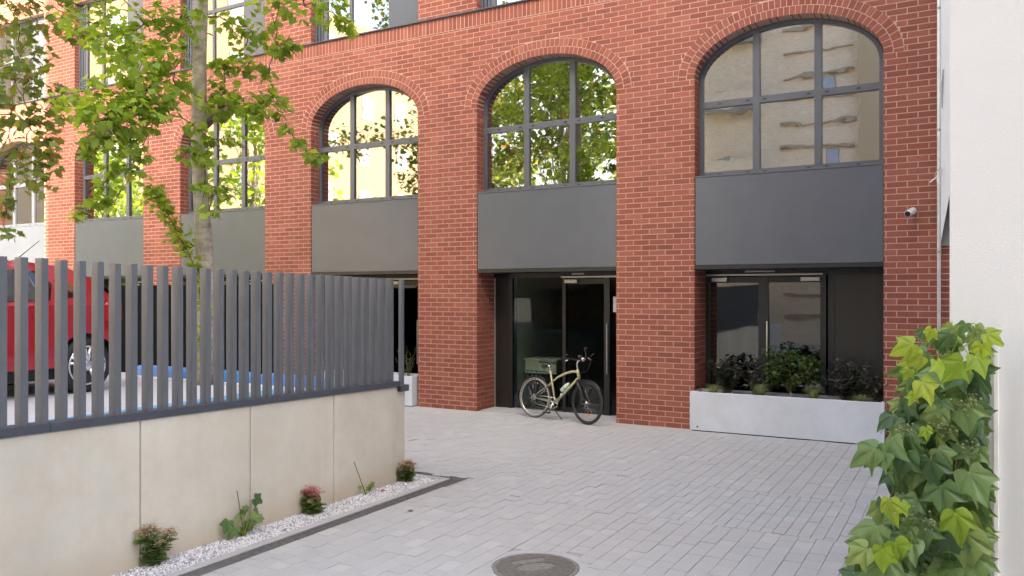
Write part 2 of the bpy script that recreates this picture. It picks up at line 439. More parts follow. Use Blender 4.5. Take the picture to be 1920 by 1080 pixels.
# the two covers in the paving
def circle(r, n=40): return [(r*math.cos(2*math.pi*i/n), r*math.sin(2*math.pi*i/n)) for i in range(n)]
mc = thing('manhole_cover', (mh.x, mh.y, 0), 'round cast iron manhole cover with a striped tread set in the paving', 'manhole cover')
t = MB(); t.lathe((mh.x, mh.y, -.05), (0, 0, 1), [(.42, 0), (.42, .046), (.335, .048), (.333, .02)], 48); t.build('collar', 'kerb_concrete', mc)
t = MB(); t.lathe((mh.x, mh.y, -.045), (0, 0, 1), [(.328, 0), (.328, .043), (.325, .046), (.30, .046), (.298, .040)], 48); t.build('lid', 'ironcover', mc, kind=None)
t = MB()
ca, sa = math.cos(.9), math.sin(.9)
for k in range(-18, 19):
    o_ = k*.0165; h = math.sqrt(max(0, .292**2 - o_**2))
    segs = [(-h, h)]
    if abs(o_) < .09:
        e = .16*math.sqrt(1-(o_/.09)**2); segs = [(-h, -e), (e, h)]
    if .10 < o_ < .19: segs = [(-h, -.14), (.14, h)]
    for s0, s1 in segs:
        if s1-s0 < .01: continue
        P = [(s0, o_-.004), (s1, o_-.004), (s1, o_+.004), (s0, o_+.004)]
        t.prism([(a*ca-b*sa, a*sa+b*ca) for a, b in P], lambda a, b, d: (mh.x+a, mh.y+b, d), -.008, .002)
t.build('tread_ribs', 'ironcover', mc, kind='stuff')
t = MB()
P = [(.145*math.cos(2*math.pi*i/24), .075*math.sin(2*math.pi*i/24)) for i in range(24)]
t.prism([(a*ca-b*sa, a*sa+b*ca) for a, b in P], lambda a, b, d: (mh.x+a, mh.y+b, d), -.008, -.001)
t.build('oval_badge', 'ironcover', mc)
t = MB(); P = [(-.13, .108), (.13, .108), (.13, .184), (-.13, .184)]
t.prism([(a*ca-b*sa, a*sa+b*ca) for a, b in P], lambda a, b, d: (mh.x+a, mh.y+b, d), -.008, -.001)
t.build('plain_plate', 'ironcover', mc)
c2 = thing('valve_cover', (cv.x, cv.y, 0), 'small pale round cover lying in the paving beside the concrete wall end', 'valve cover')
t = MB(); t.lathe((cv.x, cv.y, -.05), (0, 0, 1), [(.21, 0), (.21, .047), (.165, .049), (.163, .03)], 36); t.build('collar', 'kerb_concrete', c2)
t = MB(); t.lathe((cv.x, cv.y, -.05), (0, 0, 1), [(.160, 0), (.160, .049), (.156, .052)], 36); t.build('lid', 'kerb_concrete', c2)

# ------------------------------------------------------------------ the brick building
bld = thing('brick_building', (-12, FY, 0), 'red brick building with a row of arched windows over grey panels', 'building')
BC = [-2.31 - 3.9*k for k in range(6)]; HWD = 1.315; SPR, RISE, RING = 5.3385, .745, .252
XR, XL = -.19, -26.0
ZT = 10.6; SILL = 7.04
BH, BL, JT = .0835, .26, .0125
UW0, UW1 = SILL+.03, 9.25            # upper window heights
WD, DD = .222, .60                   # depth of the window reveal and of the doorway
def ell(x, a, b): return b*math.sqrt(max(0, 1-(x/a)**2))
MD = .0035                            # mortar lies this far behind the brick faces
# mortar body
wl = MB(); YM = FY+MD; YB = FY+.70
edges = [XR]
for c in BC: edges += [c+HWD, c-HWD]
edges.append(XL)
for i in range(0, len(edges), 2):
    wl.box(edges[i+1], edges[i], YM, YB, -.05, SPR)
NA = 40
for bi, c in enumerate(BC):
    xs = [c - HWD*math.cos(math.pi*i/NA) for i in range(NA+1)]
    zs = [SPR + ell(x-c, HWD, RISE) for x in xs]
    v = []
    for x, z in zip(xs, zs): v += [(x, YM, z), (x, YM, 6.5), (x, YB, z), (x, YB, 6.5)]
    f = []
    for i in range(NA):
        q = i*4
        f += [(q, q+4, q+5, q+1), (q+2, q+3, q+7, q+6), (q, q+2, q+6, q+4)]
    wl.add(v, f)
for i in range(0, len(edges), 2): wl.box(edges[i+1], edges[i], YM, YB, SPR, 6.5)
wl.box(XL, XR, YM, YB, 6.5, SILL)
for i in range(0, len(edges), 2): wl.box(edges[i+1], edges[i], YM, YB, SILL, UW1)
wl.box(XL, XR, YM, YB, UW1, ZT)
wl.build('wall', 'mortar', bld)
rng = random.Random(7)
bricks = []
def openings_at(z0, z1):             # x ranges with no bricks in this course
    if z1 <= SPR + .02: return [(c-HWD, c+HWD) for c in BC]
    if UW0-.05 < z1 and z0 < UW1: return [(c-HWD, c+HWD) for c in BC]
    return []
soldier = [(SILL-.245, SILL-.004), (UW1+.004, UW1+.245)]
def courses():
    z = 0; r = 0
    while z < ZT:
        z1 = z + BH - JT
        for s0, s1 in soldier:
            if z < s0 < z1+JT: z1 = s0 - JT*.9
        if any(s0-.005 <= z < s1-.01 for s0, s1 in soldier):
            z = [s1 for s0, s1 in soldier if s0-.005 <= z < s1][0] + JT*.6; r += 1; continue
        if z1 - z > .02: yield r, z, z1
        z = z1 + JT; r += 1
A2, B2 = HWD+RING+.004, RISE+RING+.004
for r, z0, z1 in courses():
    ops = openings_at(z0, z1)
    x = XR + (BL/2 if r % 2 else 0)
    while x > XL:
        xa, xb = max(x-BL+JT, XL), min(x, XR); x -= BL
        segs = [(xa, xb)]
        for o0, o1 in ops:
            nx = []
            for a, b in segs:
                if b <= o0 or a >= o1: nx.append((a, b)); continue
                if a < o0: nx.append((a, o0))
                if b > o1: nx.append((o1, b))
            segs = nx
        for a, b in segs:
            if b-a < .025: continue
            j = rng.gauss(0, .0009)
            near = None
            if z1 > SPR and z0 < SPR+B2:
                for c in BC:
                    if b > c-A2 and a < c+A2: near = c
            if near is None: bricks.append(([(a, z0), (b, z0), (b, z1), (a, z1)], j)); continue
            c = near
            cuts = sorted(set([a, b] + [q for q in [c+s*A2*math.sqrt(max(0, 1-((zz-SPR)/B2)**2)) for s in (-1, 1) for zz in (max(z0, SPR), z1) if zz-SPR < B2] + [c-A2, c+A2] if a < q < b] + [a+(b-a)*k/6 for k in range(1, 6)]))
            run = []
            def flush(run):
                if len(run) >= 2 and run[-1][0]-run[0][0] > .02:
                    bot = [(q, zb) for q, zb in run]; poly = bot + [(run[-1][0], z1), (run[0][0], z1)]
                    pp = []
                    for q in poly:
                        if not pp or math.hypot(q[0]-pp[-1][0], q[1]-pp[-1][1]) > .002: pp.append(q)
                    if math.hypot(pp[0][0]-pp[-1][0], pp[0][1]-pp[-1][1]) <= .002: pp.pop()
                    if len(pp) >= 3:
                        ar = abs(sum(pp[i][0]*pp[(i+1) % len(pp)][1]-pp[(i+1) % len(pp)][0]*pp[i][1] for i in range(len(pp))))/2
                        if ar > .0009: bricks.append((pp, j))
            for q in cuts:
                zb = z0
                if abs(q-c) < A2: zb = max(z0, SPR + ell(q-c, A2, B2) + .006)
                if zb < z1+.0005: run.append((q, min(zb, z1)))
                else: flush(run); run = []
            flush(run)
def bscore(q):
    P = q[0]
    if len(P) != 4 or abs(P[1][0]-P[0][0]-(BL-JT)) > .002 or abs(P[2][1]-P[1][1]-(BH-JT)) > .002: return 0
    a = (P[0][0]+P[1][0])/2; b = (P[0][1]+P[2][1])/2; u, v, d = proj((a, FY, b))
    if not (0 < u < 1750 and 5 < v < 1000) or (u > 1660 and v > 640): return 0
    return 1/d
fr_front = lambda a, b, c: (a, FY+c, b)
lay(bricks, fr_front, 'brick', 'brick', bld, 300, 'brick_field', bscore, .03, .0015)
# soldier courses, arch rings and the brick of the reveals
sol = []
for k, (s0, s1) in enumerate(soldier):
    x = XR
    while x > XL + .1:
        sol.append(([(x-.0835+JT, s0), (x, s0), (x, s1), (x-.0835+JT, s1)], rng.gauss(0, .0009))); x -= .0835
def sscore(q):
    u, v, d = proj((q[0][0][0], FY, q[0][0][1])); return (1/d if 0 < u < 1300 and 2 < v < 400 else 0)
lay(sol, fr_front, 'soldier_brick', 'brick', bld, 150, 'soldier_brick_field', sscore, .03, .0015)
ringp = []; ringq = []
for bi, c in enumerate(BC):
    fine = [(HWD*math.cos(math.pi*(1-i/400)), RISE*math.sin(math.pi*i/400)) for i in range(401)]
    cum = [0]
    for i in range(400): cum.append(cum[-1] + math.hypot(fine[i+1][0]-fine[i][0], fine[i+1][1]-fine[i][1]))
    def at(s):
        s = min(max(s, 0), cum[-1]); i = min(max(np.searchsorted(cum, s)-1, 0), 399); tt = (s-cum[i])/(cum[i+1]-cum[i])
        x = fine[i][0]+(fine[i+1][0]-fine[i][0])*tt; z = fine[i][1]+(fine[i+1][1]-fine[i][1])*tt
        nx, nz = x/HWD**2, z/RISE**2; L = math.hypot(nx, nz); return x, z, nx/L, nz/L
    nb = 42; st = cum[-1]/nb
    for ring in (0, 1):
        r0, r1 = (0, .118) if ring == 0 else (.129, .250)
        for k in range(nb + (ring == 1)):
            o_ = 0 if ring == 0 else -.5
            s0, s1 = (k+o_)*st + JT/2*.8, (k+o_+1)*st - JT/2*.8
            s0 = max(s0, 0); s1 = min(s1, cum[-1])
            if s1-s0 < .01: continue
            p0, p1 = at(s0), at(s1)
            P = [(c+p[0]+p[2]*rr, SPR+p[1]+p[3]*rr) for p, rr in ((p0, r0), (p1, r0), (p1, r1), (p0, r1))]
            (ringp if ring == 0 else ringq).append((P, rng.gauss(0, .0008)))
def rscore(q):
    u, v, d = proj((q[0][0][0], FY, q[0][0][1])); return (1/d if 0 < u < 1750 and v > -5 and q[0][0][0] > -8.2 else 0)
lay(ringp, fr_front, 'arch_brick', 'brick', bld, 100, 'arch_brick_field', rscore, WD, .0015)
lay(ringq, fr_front, 'arch_header', 'brick', bld, 100, 'arch_header_field', rscore, .03, .0015)
rev = []
for c in BC:
    xj = c-HWD
    for r, z0, z1 in courses():
        if z1 < SPR+.01: dmax = DD if z0 < 2.5 else WD
        elif UW0 < z0 and z1 < UW1: dmax = .20
        else: continue
        y = FY + .004; first = .115 if r % 2 else BL-JT
        while y < FY+dmax-.02:
            ye = min(y+first, FY+dmax); rev.append(([(y, z0), (ye, z0), (ye, z1), (y, z1)], rng.gauss(-.003, .0008), xj)); y = ye+JT; first = BL-JT
for c in BC:
    xj = c-HWD
    mine = [(p_, j_) for p_, j_, x_ in rev if x_ == xj]
    lay(mine, lambda a, b, d, xj=xj: (xj+.004-d, a, b), 'reveal_brick', 'brick', bld, 30 if c == BC[1] else 0, 'reveal_brick_field',
        lambda q: (1 if q[0][0][1] < 2.5 and q[0][1][0]-q[0][0][0] > .1 else 0)*q[0][2][1], .02, .002)

# sills, grey panels, windows
t = MB(); t.bbox(XL, XR, FY-.035, FY+.24, SILL+.002, SILL+.028, .004); t.build('sill_flashing', 'coping_metal', bld)
WY = FY+WD
def arch_poly(c, hw, spr, rise, z0, n=28):
    return [(c+hw, z0)] + [(c+hw*math.cos(math.pi*i/n), spr+rise*math.sin(math.pi*i/n)) for i in range(n+1)] + [(c-hw, z0)]
def clip_poly(poly, x0, x1):         # convex-ish polygon clipped to a column
    def half(P, f_):
        out = []
        for i in range(len(P)):
            a, b = P[i], P[(i+1) % len(P)]; fa, fb = f_(a), f_(b)
            if fa >= 0: out.append(a)
            if (fa >= 0) != (fb >= 0):
                tt = fa/(fa-fb); out.append((a[0]+(b[0]-a[0])*tt, a[1]+(b[1]-a[1])*tt))
        return out
    return half(half(poly, lambda q: q[0]-x0), lambda q: x1-q[0])
PT = 3.83; WB = 3.86; TR = 4.965
for bi, c in enumerate(BC):
    hw = HWD-.012
    outer = arch_poly(c, hw, SPR, RISE-.012, WB); inner = arch_poly(c, hw-.062, SPR, RISE-.012-.058, WB+.075)
    k = len(outer); v = []
    for Y in (WY, WY+.07):
        v += [(a, Y, b) for a, b in outer] + [(a, Y, b) for a, b in inner]
    f = []
    for i in range(k):
        j = (i+1) % k
        f += [(i, j, k+j, k+i), (k+i, k+j, 3*k+j, 3*k+i), (i, 2*k+i, 2*k+j, j)]
    fm = MB(); fm.add(v, f)
    wn = fm.build('window', 'frame_metal', bld)
    wn['label'] = 'arched six-pane window in dark grey frame'
    iw = hw-.062
    mull = [c-.437, c+.437]
    for q in mull:
        m_ = MB(); ztop = SPR + ell(q-c, hw, RISE-.012) - .045
        m_.bbox(q-.052, q+.052, WY-.004, WY+.066, WB+.07, ztop, .004); m_.build('mullion', 'frame_metal', wn)
    m_ = MB(); m_.bbox(c-iw-.002, c+iw+.002, WY-.002, WY+.064, TR-.052, TR+.052, .004); m_.build('transom', 'frame_metal', wn)
    m_ = MB()
    for q in (-.98, -.56, -.31, .31, .56, .98):
        for zz in (WB+.035, TR+.0): m_.box(c+q-.028, c+q+.028, WY-.009, WY+.002, zz-.009, zz+.009)
    m_.build('drain_caps', 'black_metal', wn, kind='stuff')
    cols_ = [(c-iw, mull[0]-.05), (mull[0]+.05, mull[1]-.05), (mull[1]+.05, c+iw)]
    full = arch_poly(c, iw, SPR, RISE-.012-.058, TR+.05)
    for ci, (x0, x1) in enumerate(cols_):
        tl = rng.gauss(0, .0018); tk = rng.gauss(0, .0015)
        fn = lambda a, b, d, x0=x0, tl=tl, tk=tk: (a, WY+.035+d+(a-x0)*tl+(b-4.5)*tk, b)
        q = MB(); q.prism([(x0, WB+.07), (x1, WB+.07), (x1, TR-.05), (x0, TR-.05)], fn, 0, .012); q.build('pane', 'coated_glass', wn)
        tl = rng.gauss(0, .0018); tk = rng.gauss(0, .0015)
        fn = lambda a, b, d, x0=x0, tl=tl, tk=tk: (a, WY+.035+d+(a-x0)*tl+(b-5.5)*tk, b)
        q = MB(); q.prism(clip_poly(full, x0, x1), fn, 0, .012); q.build('pane', 'coated_glass', wn)
    q = MB(); q.bbox(c-HWD+.012, c+HWD-.003, FY+.012, FY+.20, 2.50, PT, .004); pn = q.build('spandrel_panel', 'graphite', bld)
    q = MB(); q.bbox(c-HWD+.010, c+HWD-.002, FY+.006, WY+.05, PT+.002, PT+.026, .003); q.build('panel_cap', 'frame_metal', pn)
    # the room behind the arched window and the upper one
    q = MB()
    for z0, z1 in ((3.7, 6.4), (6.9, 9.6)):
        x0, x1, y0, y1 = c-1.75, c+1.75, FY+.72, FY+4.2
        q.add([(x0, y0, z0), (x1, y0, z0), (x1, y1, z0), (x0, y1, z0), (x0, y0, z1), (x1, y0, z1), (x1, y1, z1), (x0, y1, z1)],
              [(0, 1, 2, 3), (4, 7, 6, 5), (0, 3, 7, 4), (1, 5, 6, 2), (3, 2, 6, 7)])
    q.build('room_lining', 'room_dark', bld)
    # upper window: louvre guide, two panes, grey side panel
    uy = FY+.16; x0, x1 = c-HWD, c+HWD
    q = MB()
    for a, b in ((x0+.20, x0+.29), (x0+.86, x0+.93), (x1-.80, x1-.71)): q.bbox(a, b, uy, uy+.07, UW0+.01, UW1, .004)
    q.bbox(x0+.2905, x1-.8005, uy+.003, uy+.068, UW0+.01, UW0+.08, .004); q.bbox(x0+.2905, x1-.8005, uy+.003, uy+.068, UW1-.08, UW1, .004)
    q.bbox(x0+.2905, x0+.8595, uy+.003, uy+.068, 8.25, 8.33, .004); q.bbox(x0+.9305, x1-.8005, uy+.003, uy+.068, 8.25, 8.33, .004)
    uw = q.build('upper_window', 'frame_metal', bld)
    uw['label'] = 'upper floor window with grey side panel'
    for a, b in ((x0+.28, x0+.87), (x0+.92, x1-.79)):
        for z0, z1 in ((UW0+.07, 8.26), (8.32, UW1-.07)):
            g_ = MB(); g_.box(a, b, uy+.03, uy+.042, z0, z1); g_.build('pane', 'coated_glass', uw)
    g_ = MB(); g_.bbox(x1-.7095, x1-.004, uy-.03, uy+.05, UW0, UW1, .004); g_.build('side_panel', 'graphite', uw)
    for k_ in range(3):
        g_ = MB(); g_.bbox(x0+.008+k_*.064, x0+.062+k_*.064, uy-.05+.02*k_, uy+.05, UW0, UW1, .006); g_.build('blind_guide', 'coping_metal', uw)

# doorways under the panels
DY = FY+DD
def storefront(c, parts):
    x0, x1 = c-HWD, c+HWD
    q = MB(); q.box(x0, x1, FY+.02, FY+.70, 2.44, 2.498); q.build('lintel_lining', 'black_metal', bld)
    q = MB(); q.box(x0, x1, FY+.1, FY+.75, -.05, .012); q.build('threshold', 'kerb_concrete', bld)
    fm = MB()
    fm.box(x0, x1, DY+.005, DY+.065, 2.36, 2.44)
    last = None
    for kind, a, b in parts:
        if kind == 'post': fm.box(a, b, DY, DY+.07, .012, 2.36)
    dr = fm.build('door', 'black_metal', bld); dr['label'] = 'black framed glazed entrance'
    for kind, a, b in parts:
        if kind == 'panel':
            q = MB(); q.bbox(a, b, DY+.01, DY+.06, .012, 2.36, .004); q.build('solid_panel', 'black_panel', dr)
        if kind in ('glass', 'leaf'):
            q = MB(); q.box(a, b, DY+.03, DY+.042, .012 if kind == 'glass' else .10, 2.36 if kind == 'glass' else 2.24); q.build('pane', 'door_glass_end' if c == BC[0] else 'door_glass', dr)
        if kind == 'leaf':
            for za, zb in ((.014, .10), (2.24, 2.33)): q = MB(); q.box(a+.002, b-.002, DY+.012, DY+.055, za, zb); q.build('leaf_rail', 'black_metal', dr)
        if kind == 'handle':
            q = MB(); q.tube([(a, DY-.05, b), (a, DY-.05, b+.85)], .012, 8)
            for z in (b+.1, b+.75): q.tube([(a, DY-.05, z), (a, DY+.02, z)], .008, 6)
            q.build('handle', 'steel', dr)
        if kind == 'track':
            q = MB(); q.bbox(a, b, DY-.05, DY-.012, 2.345, 2.375, .003); q.build('closer_track', 'dull_aluminium', dr)
        if kind == 'closer':
            q = MB(); q.bbox(a, b, DY-.055, DY-.003, 2.255, 2.318, .005); q.build('door_closer', 'dull_aluminium', dr)
        if kind == 'strip':
            q = MB(); q.bbox(a, b, DY-.03, DY+.004, 2.40, 2.425, .003); q.build('led_strip', 'dull_aluminium', dr)  # LED strip above the door, drawn as an unlit aluminium bar
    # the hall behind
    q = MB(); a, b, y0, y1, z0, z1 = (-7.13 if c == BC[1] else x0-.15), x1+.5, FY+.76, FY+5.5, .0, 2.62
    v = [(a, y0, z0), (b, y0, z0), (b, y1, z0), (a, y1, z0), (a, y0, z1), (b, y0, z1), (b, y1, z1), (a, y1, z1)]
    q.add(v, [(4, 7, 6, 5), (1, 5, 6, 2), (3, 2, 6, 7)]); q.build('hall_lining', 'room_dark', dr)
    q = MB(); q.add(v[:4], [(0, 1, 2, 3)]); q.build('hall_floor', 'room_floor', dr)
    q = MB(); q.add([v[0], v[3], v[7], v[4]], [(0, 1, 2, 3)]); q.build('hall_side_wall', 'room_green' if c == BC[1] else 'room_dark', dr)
    return dr
c = BC[0]
storefront(c, [('post', -3.625, -3.56), ('leaf', -3.56, -2.80), ('post', -2.80, -2.65), ('leaf', -2.65, -1.90), ('post', -1.90, -1.82),
               ('post', -1.79, -1.70), ('panel', -1.70, -.99), ('handle', -2.66, .80), ('track', -3.60, -1.86), ('closer', -3.51, -3.27), ('closer', -2.17, -1.90), ('strip', -3.0, -2.55)])
c = BC[1]
d2 = storefront(c, [('panel', -7.52, -7.22), ('post', -7.22, -7.14), ('glass', -7.14, -6.14), ('post', -6.14, -6.08), ('leaf', -6.08, -5.36), ('post', -5.36, -5.26), ('glass', -5.26, -4.9),
               ('handle', -5.29, .72), ('track', -6.15, -4.92), ('closer', -6.08, -5.84), ('strip', -5.95, -5.72)])
q = MB(); q.bbox(-7.525-.06, -7.525+.03, DY-.012, DY+.03, .012, 2.36, .004); q.build('edge_profile', 'dull_aluminium', d2)
q = MB(); q.box(-5.20, -5.13, DY+.015, DY+.028, 1.76, 2.02); q.build('notice', 'sign_white', d2)
for c in BC[2:]:
    storefront(c, [('panel', c-1.3, c-.95), ('post', c-.95, c-.87), ('glass', c-.87, c+.10), ('post', c+.10, c+.18), ('leaf', c+.18, c+.95), ('post', c+.95, c+1.03), ('glass', c+1.03, c+1.3),
                   ('handle', c+.9, .72), ('track', c+.1, c+1.25), ('closer', c+.2, c+.44)])
# things in the halls and rooms
dk = thing('reception_desk', (-6.75, 13.3, 0), 'pale green reception desk standing in the dark entrance hall', 'desk')
q = MB(); q.bbox(-7.08, -6.45, 13.05, 13.11, .62, .86, .01); q.build('front_panel', 'desk_green', dk)
q = MB(); q.bbox(-7.10, -6.43, 13.03, 13.5, .862, .89, .006); q.build('top', 'desk_green', dk)
q = MB(); q.bbox(-7.05, -6.5, 13.12, 13.45, .001, .61, .01); q.build('plinth', 'black_panel', dk)
lp = thing('pendant_lamp', (-6.35, 13.4, 4.75), 'black wire cube pendant lamp hanging behind the second arched window', 'lamp')
q = MB(); a = .16
for s1 in (-1, 1):
    for s2 in (-1, 1):
        q.box(-6.35+s1*a-.01, -6.35+s1*a+.01, 13.4+s2*a-.01, 13.4+s2*a+.01, 4.59, 4.91)
        q.box(-6.35-a, -6.35+a, 13.4+s1*a-.01, 13.4+s1*a+.01, 4.75+s2*a-.01, 4.75+s2*a+.01)
        q.box(-6.35+s1*a-.01, -6.35+s1*a+.01, 13.4-a, 13.4+a, 4.75+s2*a-.012, 4.75+s2*a+.012)
q.build('cage', 'black_metal', lp)
q = MB(); q.tube([(-6.35, 13.4, 4.9), (-6.35, 13.4, 6.38)], .008, 6); q.build('cord', 'black_metal', lp)
q = MB(); q.lathe((-6.35, 13.4, 4.66), (0, 0, 1), [(.02, 0), (.05, .04), (.05, .1), (.02, .15)], 14); q.build('bulb', 'white_paint', lp, True)

# security camera on the end pier
p0 = onY(1709, 396, FY)
cm = thing('security_camera', p0, 'small white bullet security camera on the brick end pier', 'camera')
dr_ = Vector((-.35, -.78, -.32)).normalized()
q = MB(); q.lathe((p0.x+.02, FY, p0.z), (0, -1, 0), [(.045, 0), (.045, .025), (.02, .03), (.018, .06)], 20); q.build('base', 'white_paint', cm, True)
s0 = Vector((p0.x+.02, FY-.075, p0.z))
q = MB(); q.lathe(s0-dr_*.02, dr_, [(.02, 0), (.042, .01), (.045, .04), (.04, .15), (.044, .155), (.044, .165)], 24); q.build('body', 'white_paint', cm, True)
q = MB(); q.lathe(s0+dr_*.1455, dr_, [(.038, 0), (.038, .004), (.02, .006)], 24); q.build('lens', 'black_metal', cm)

# ------------------------------------------------------------------ the white building at the right
wb = thing('white_building', (.09, 4.25, 0), 'plain white rendered building rising beside the brick pier', 'building')
wx_ = onY(1780.5, 500, 4.25).x
q = MB(); q.bbox(wx_, 7, 4.25, 11.895, -.05, 12, .004); q.build('wall', 'white_render', wb)
q = MB(); a = onY(1863, 600, 4.22); q.bbox(a.x, a.x+.02, 4.215, 4.249, 0, onY(1863, 629, 4.22).z, .003); q.build('cable_channel', 'white_paint', wb)
IY = 11.90
P = [(1764, -300), (1764, 452), (1780.5, 366), (1780.5, 900)]
pts = [onY(u, v, IY) for u, v in P]; pts[0].z = 11.9; pts[-1].z = -.04
poly = [(p_.x, p_.z) for p_ in pts] + [(.094, -.04), (.094, 11.9)]
q = MB(); q.prism(poly, lambda a, b, d: (a, IY+d, b), 0, .12); q.build('return_wall', 'white_render', wb)
gp = [onY(1762, 460, 11.98), onY(1790, 460, 11.98), onY(1790, 350, 11.98), onY(1762, 350, 11.98)]
q = MB(); q.prism([(p_.x, p_.z) for p_ in gp], lambda a, b, d: (a, 12.025+d, b), 0, .03); q.build('shaded_soffit_plate', 'grey_render', wb)  # flat plate behind the notch; its grey stands in for the shaded soffit
P = [(1765.5, 203), (1765, 160), (1767.5, 131), (1770.5, 129), (1769, 165), (1767.5, 203)]
q = MB(); q.prism([(p_.x, p_.z) for p_ in (onY(u, v, IY) for u, v in P)], lambda a, b, d: (a, IY-.004+d, b), 0, .004); q.build('grey_slit', 'grey_render', wb)  # thin flat grey strip laid on the wall face
px_ = onY(1760.5, 400, 12.0).x
dp = thing('downpipe', (px_, 12.0, 0), 'thin white pipe running up the corner between brick pier and white wall', 'pipe')
q = MB(); q.tube([(px_, 12.0, 0), (px_, 12.0, 11.5)], .022, 12); q.build('pipe', 'white_paint', dp, True)
for z in (1.0, 2.6, 4.2, 5.8):
    q = MB(); q.lathe((px_, 12.0, z), (0, 0, 1), [(.028, 0), (.028, .03)], 14); q.box(px_-.008, px_+.008, 12.01, FY+.004, z+.004, z+.024); q.build('clamp', 'dull_aluminium', dp)
cbk = thing('cable_end', onY(1755, 330, 11.96), 'loose pale cable ends sticking out beside the white wall', 'cable')
q = MB(); q.tube([onY(1766, 315, 11.88), onY(1760, 322, 11.86), onY(1756, 332, 11.84), onY(1748, 338, 11.83), onY(1744, 342, 11.84)], .008, 6); q.build('cable', 'white_paint', cbk, True)
q = MB(); q.tube([onY(1764, 316, 11.88), onY(1757, 320, 11.85), onY(1752, 331, 11.82)], .006, 6); q.build('cable', 'dull_aluminium', cbk, True)
q = MB(); q.tube([onY(1763, 350, 11.87), onY(1758, 345, 11.84), onY(1757, 336, 11.83)], .006, 6); q.build('cable', 'white_paint', cbk, True)

# ------------------------------------------------------------------ concrete wall, fence, deck, drain
XW = -5.45
def ctop(y): return 1.125 - (y-2.93)*.0190
fw = thing('concrete_wall', (XW, 4, 0), 'low pale concrete retaining wall in cast panels along the gravel bed', 'wall')
js = [.6, 1.74, 2.82, 3.948, 5.025, 6.09, 7.10]
for a, b in zip(js[:-1], js[1:]):
    q = MB(); a_, b_ = a+.0045, b-.0045
    P = [(a_, -.05), (b_, -.05), (b_, ctop(b_)-.004), (a_, ctop(a_)-.004)]
    v, f = piece(P, .22, .006); q.add([(XW-c_, a2, b2) for a2, b2, c_ in v], f); q.build('wall_panel', 'concrete_wall', fw)
q = MB(); q.box(XW-.24, XW-.03, .6, 7.09, -.05, 1.0); q.build('joint_core', 'sand', fw)
q = MB(); q.bbox(-7.2, XW-.03, 7.105, 7.29, -.05, ctop(7.2)-.02, .008); q.build('end_panel', 'concrete_wall', fw)
fn = thing('slat_fence', (XW-.06, 4, 1.1), 'dark grey fence of upright metal slats on the concrete wall', 'fence')
cuts = [.6, 3.57, 5.46, 7.15]
cuts = [.6, onX(93, 800, XW).y, onX(523, 750, XW).y, 7.15]
for a, b in zip(cuts[:-1], cuts[1:]):
    q = MB(); v = []
    P = [(a+.0015, ctop(a)), (b-.0015, ctop(b)), (b-.0015, ctop(b)+.056), (a+.0015, ctop(a)+.056)]
    v, f = piece(P, .15, .006); q.add([(XW+.018-c_, a2, b2) for a2, b2, c_ in v], f); q.build('coping', 'coping_metal', fn)
q = MB(); q.bbox(-5.75, XW+.022, 7.152, 7.30, ctop(7.2)-.062, ctop(7.2)+.008, .006); q.build('coping_return', 'coping_metal', fn)
yk = 7.05
k = 0
while yk > .7:
    jx = rng.gauss(0, .0012); zt = ctop(yk)+1.178+rng.gauss(0, .002)
    q = MB(); q.bbox(XW-.085, XW-.005+jx, yk-.048, yk, ctop(yk)+.052, zt, .003)
    q.build('slat', 'fence_metal', fn); yk -= .1358
q = MB(); q.bbox(XW-.06, XW-.012, 7.205, 7.25, ctop(7.2)+.004, ctop(7.2)+1.175, .004); q.build('end_post', 'fence_metal', fn)
# raised parking deck behind the fence
DZ = .95
q = MB(); q.box(-40, XW-.26, -4, 7.10, -.05, DZ); q.box(-40, -7.25, 7.1, 7.3, -.05, DZ)
deck = tag(q.build('parking_deck', 'deck_concrete'), kind='structure')
q = MB(); q.box(-7.02, -6.62, 1, 6.75, DZ+.003, DZ+.006); tag(q.build('bay_marking', 'blue_paint', deck))
bb = thing('wheel_stop', (-8, 6.98, DZ), 'long bright blue wheel stop with pale base across the parking deck end', 'wheel stop')
q = MB()
def capsule(x0, x1, y, z0, h, d):
    prof = [(-d, 0), (-d*.95, h*.55), (-d*.6, h*.92), (0, h), (d*.6, h*.92), (d*.95, h*.55), (d, 0)]
    mb = MB(); n_ = 14; secs = []
    for i in range(n_+1):
        e = i/n_; x = x0+(x1-x0)*e; s = min(1, math.sqrt(max(.02, min(e, 1-e)*n_*.55)))
        secs.append([(x, y+a*s, z0+b*(.55+.45*s)) for a, b in prof])
    m_ = len(prof); v = [p_ for s in secs for p_ in s]
    f = [(i*m_+j, (i+1)*m_+j, (i+1)*m_+j+1, i*m_+j+1) for i in range(n_) for j in range(m_-1)] + [tuple(range(m_)), tuple(n_*m_+j for j in range(m_-1, -1, -1))]
    return mb.add(v, f)
for x0, x1 in ((-9.75, -8.62), (-8.60, -7.47), (-7.45, -6.32)):
    capsule(x0, x1, 6.98, DZ+.035, .135, .085).build('bumper', 'blue_vinyl', bb, True)
q = MB(); q.bbox(-9.78, -6.3, 6.88, 7.08, DZ+.001, DZ+.034, .006); q.build('base', 'white_paint', bb)

scn = thing('black_screen', (-14, 9.2, 0), 'tall black screen of flat panels standing behind the parking deck', 'screen')
x = -9.4
while x > -20:
    q = MB(); q.bbox(x-1.18, x-.03, 9.2, 9.24, .05, 2.22, .004); q.build('panel', 'matte_black', scn)
    q = MB(); q.bbox(x-.027, x+.017, 9.17, 9.25, 0, 2.27, .004); q.build('post', 'dull_aluminium' if int(-x) % 3 else 'black_metal', scn)
    x -= 1.21
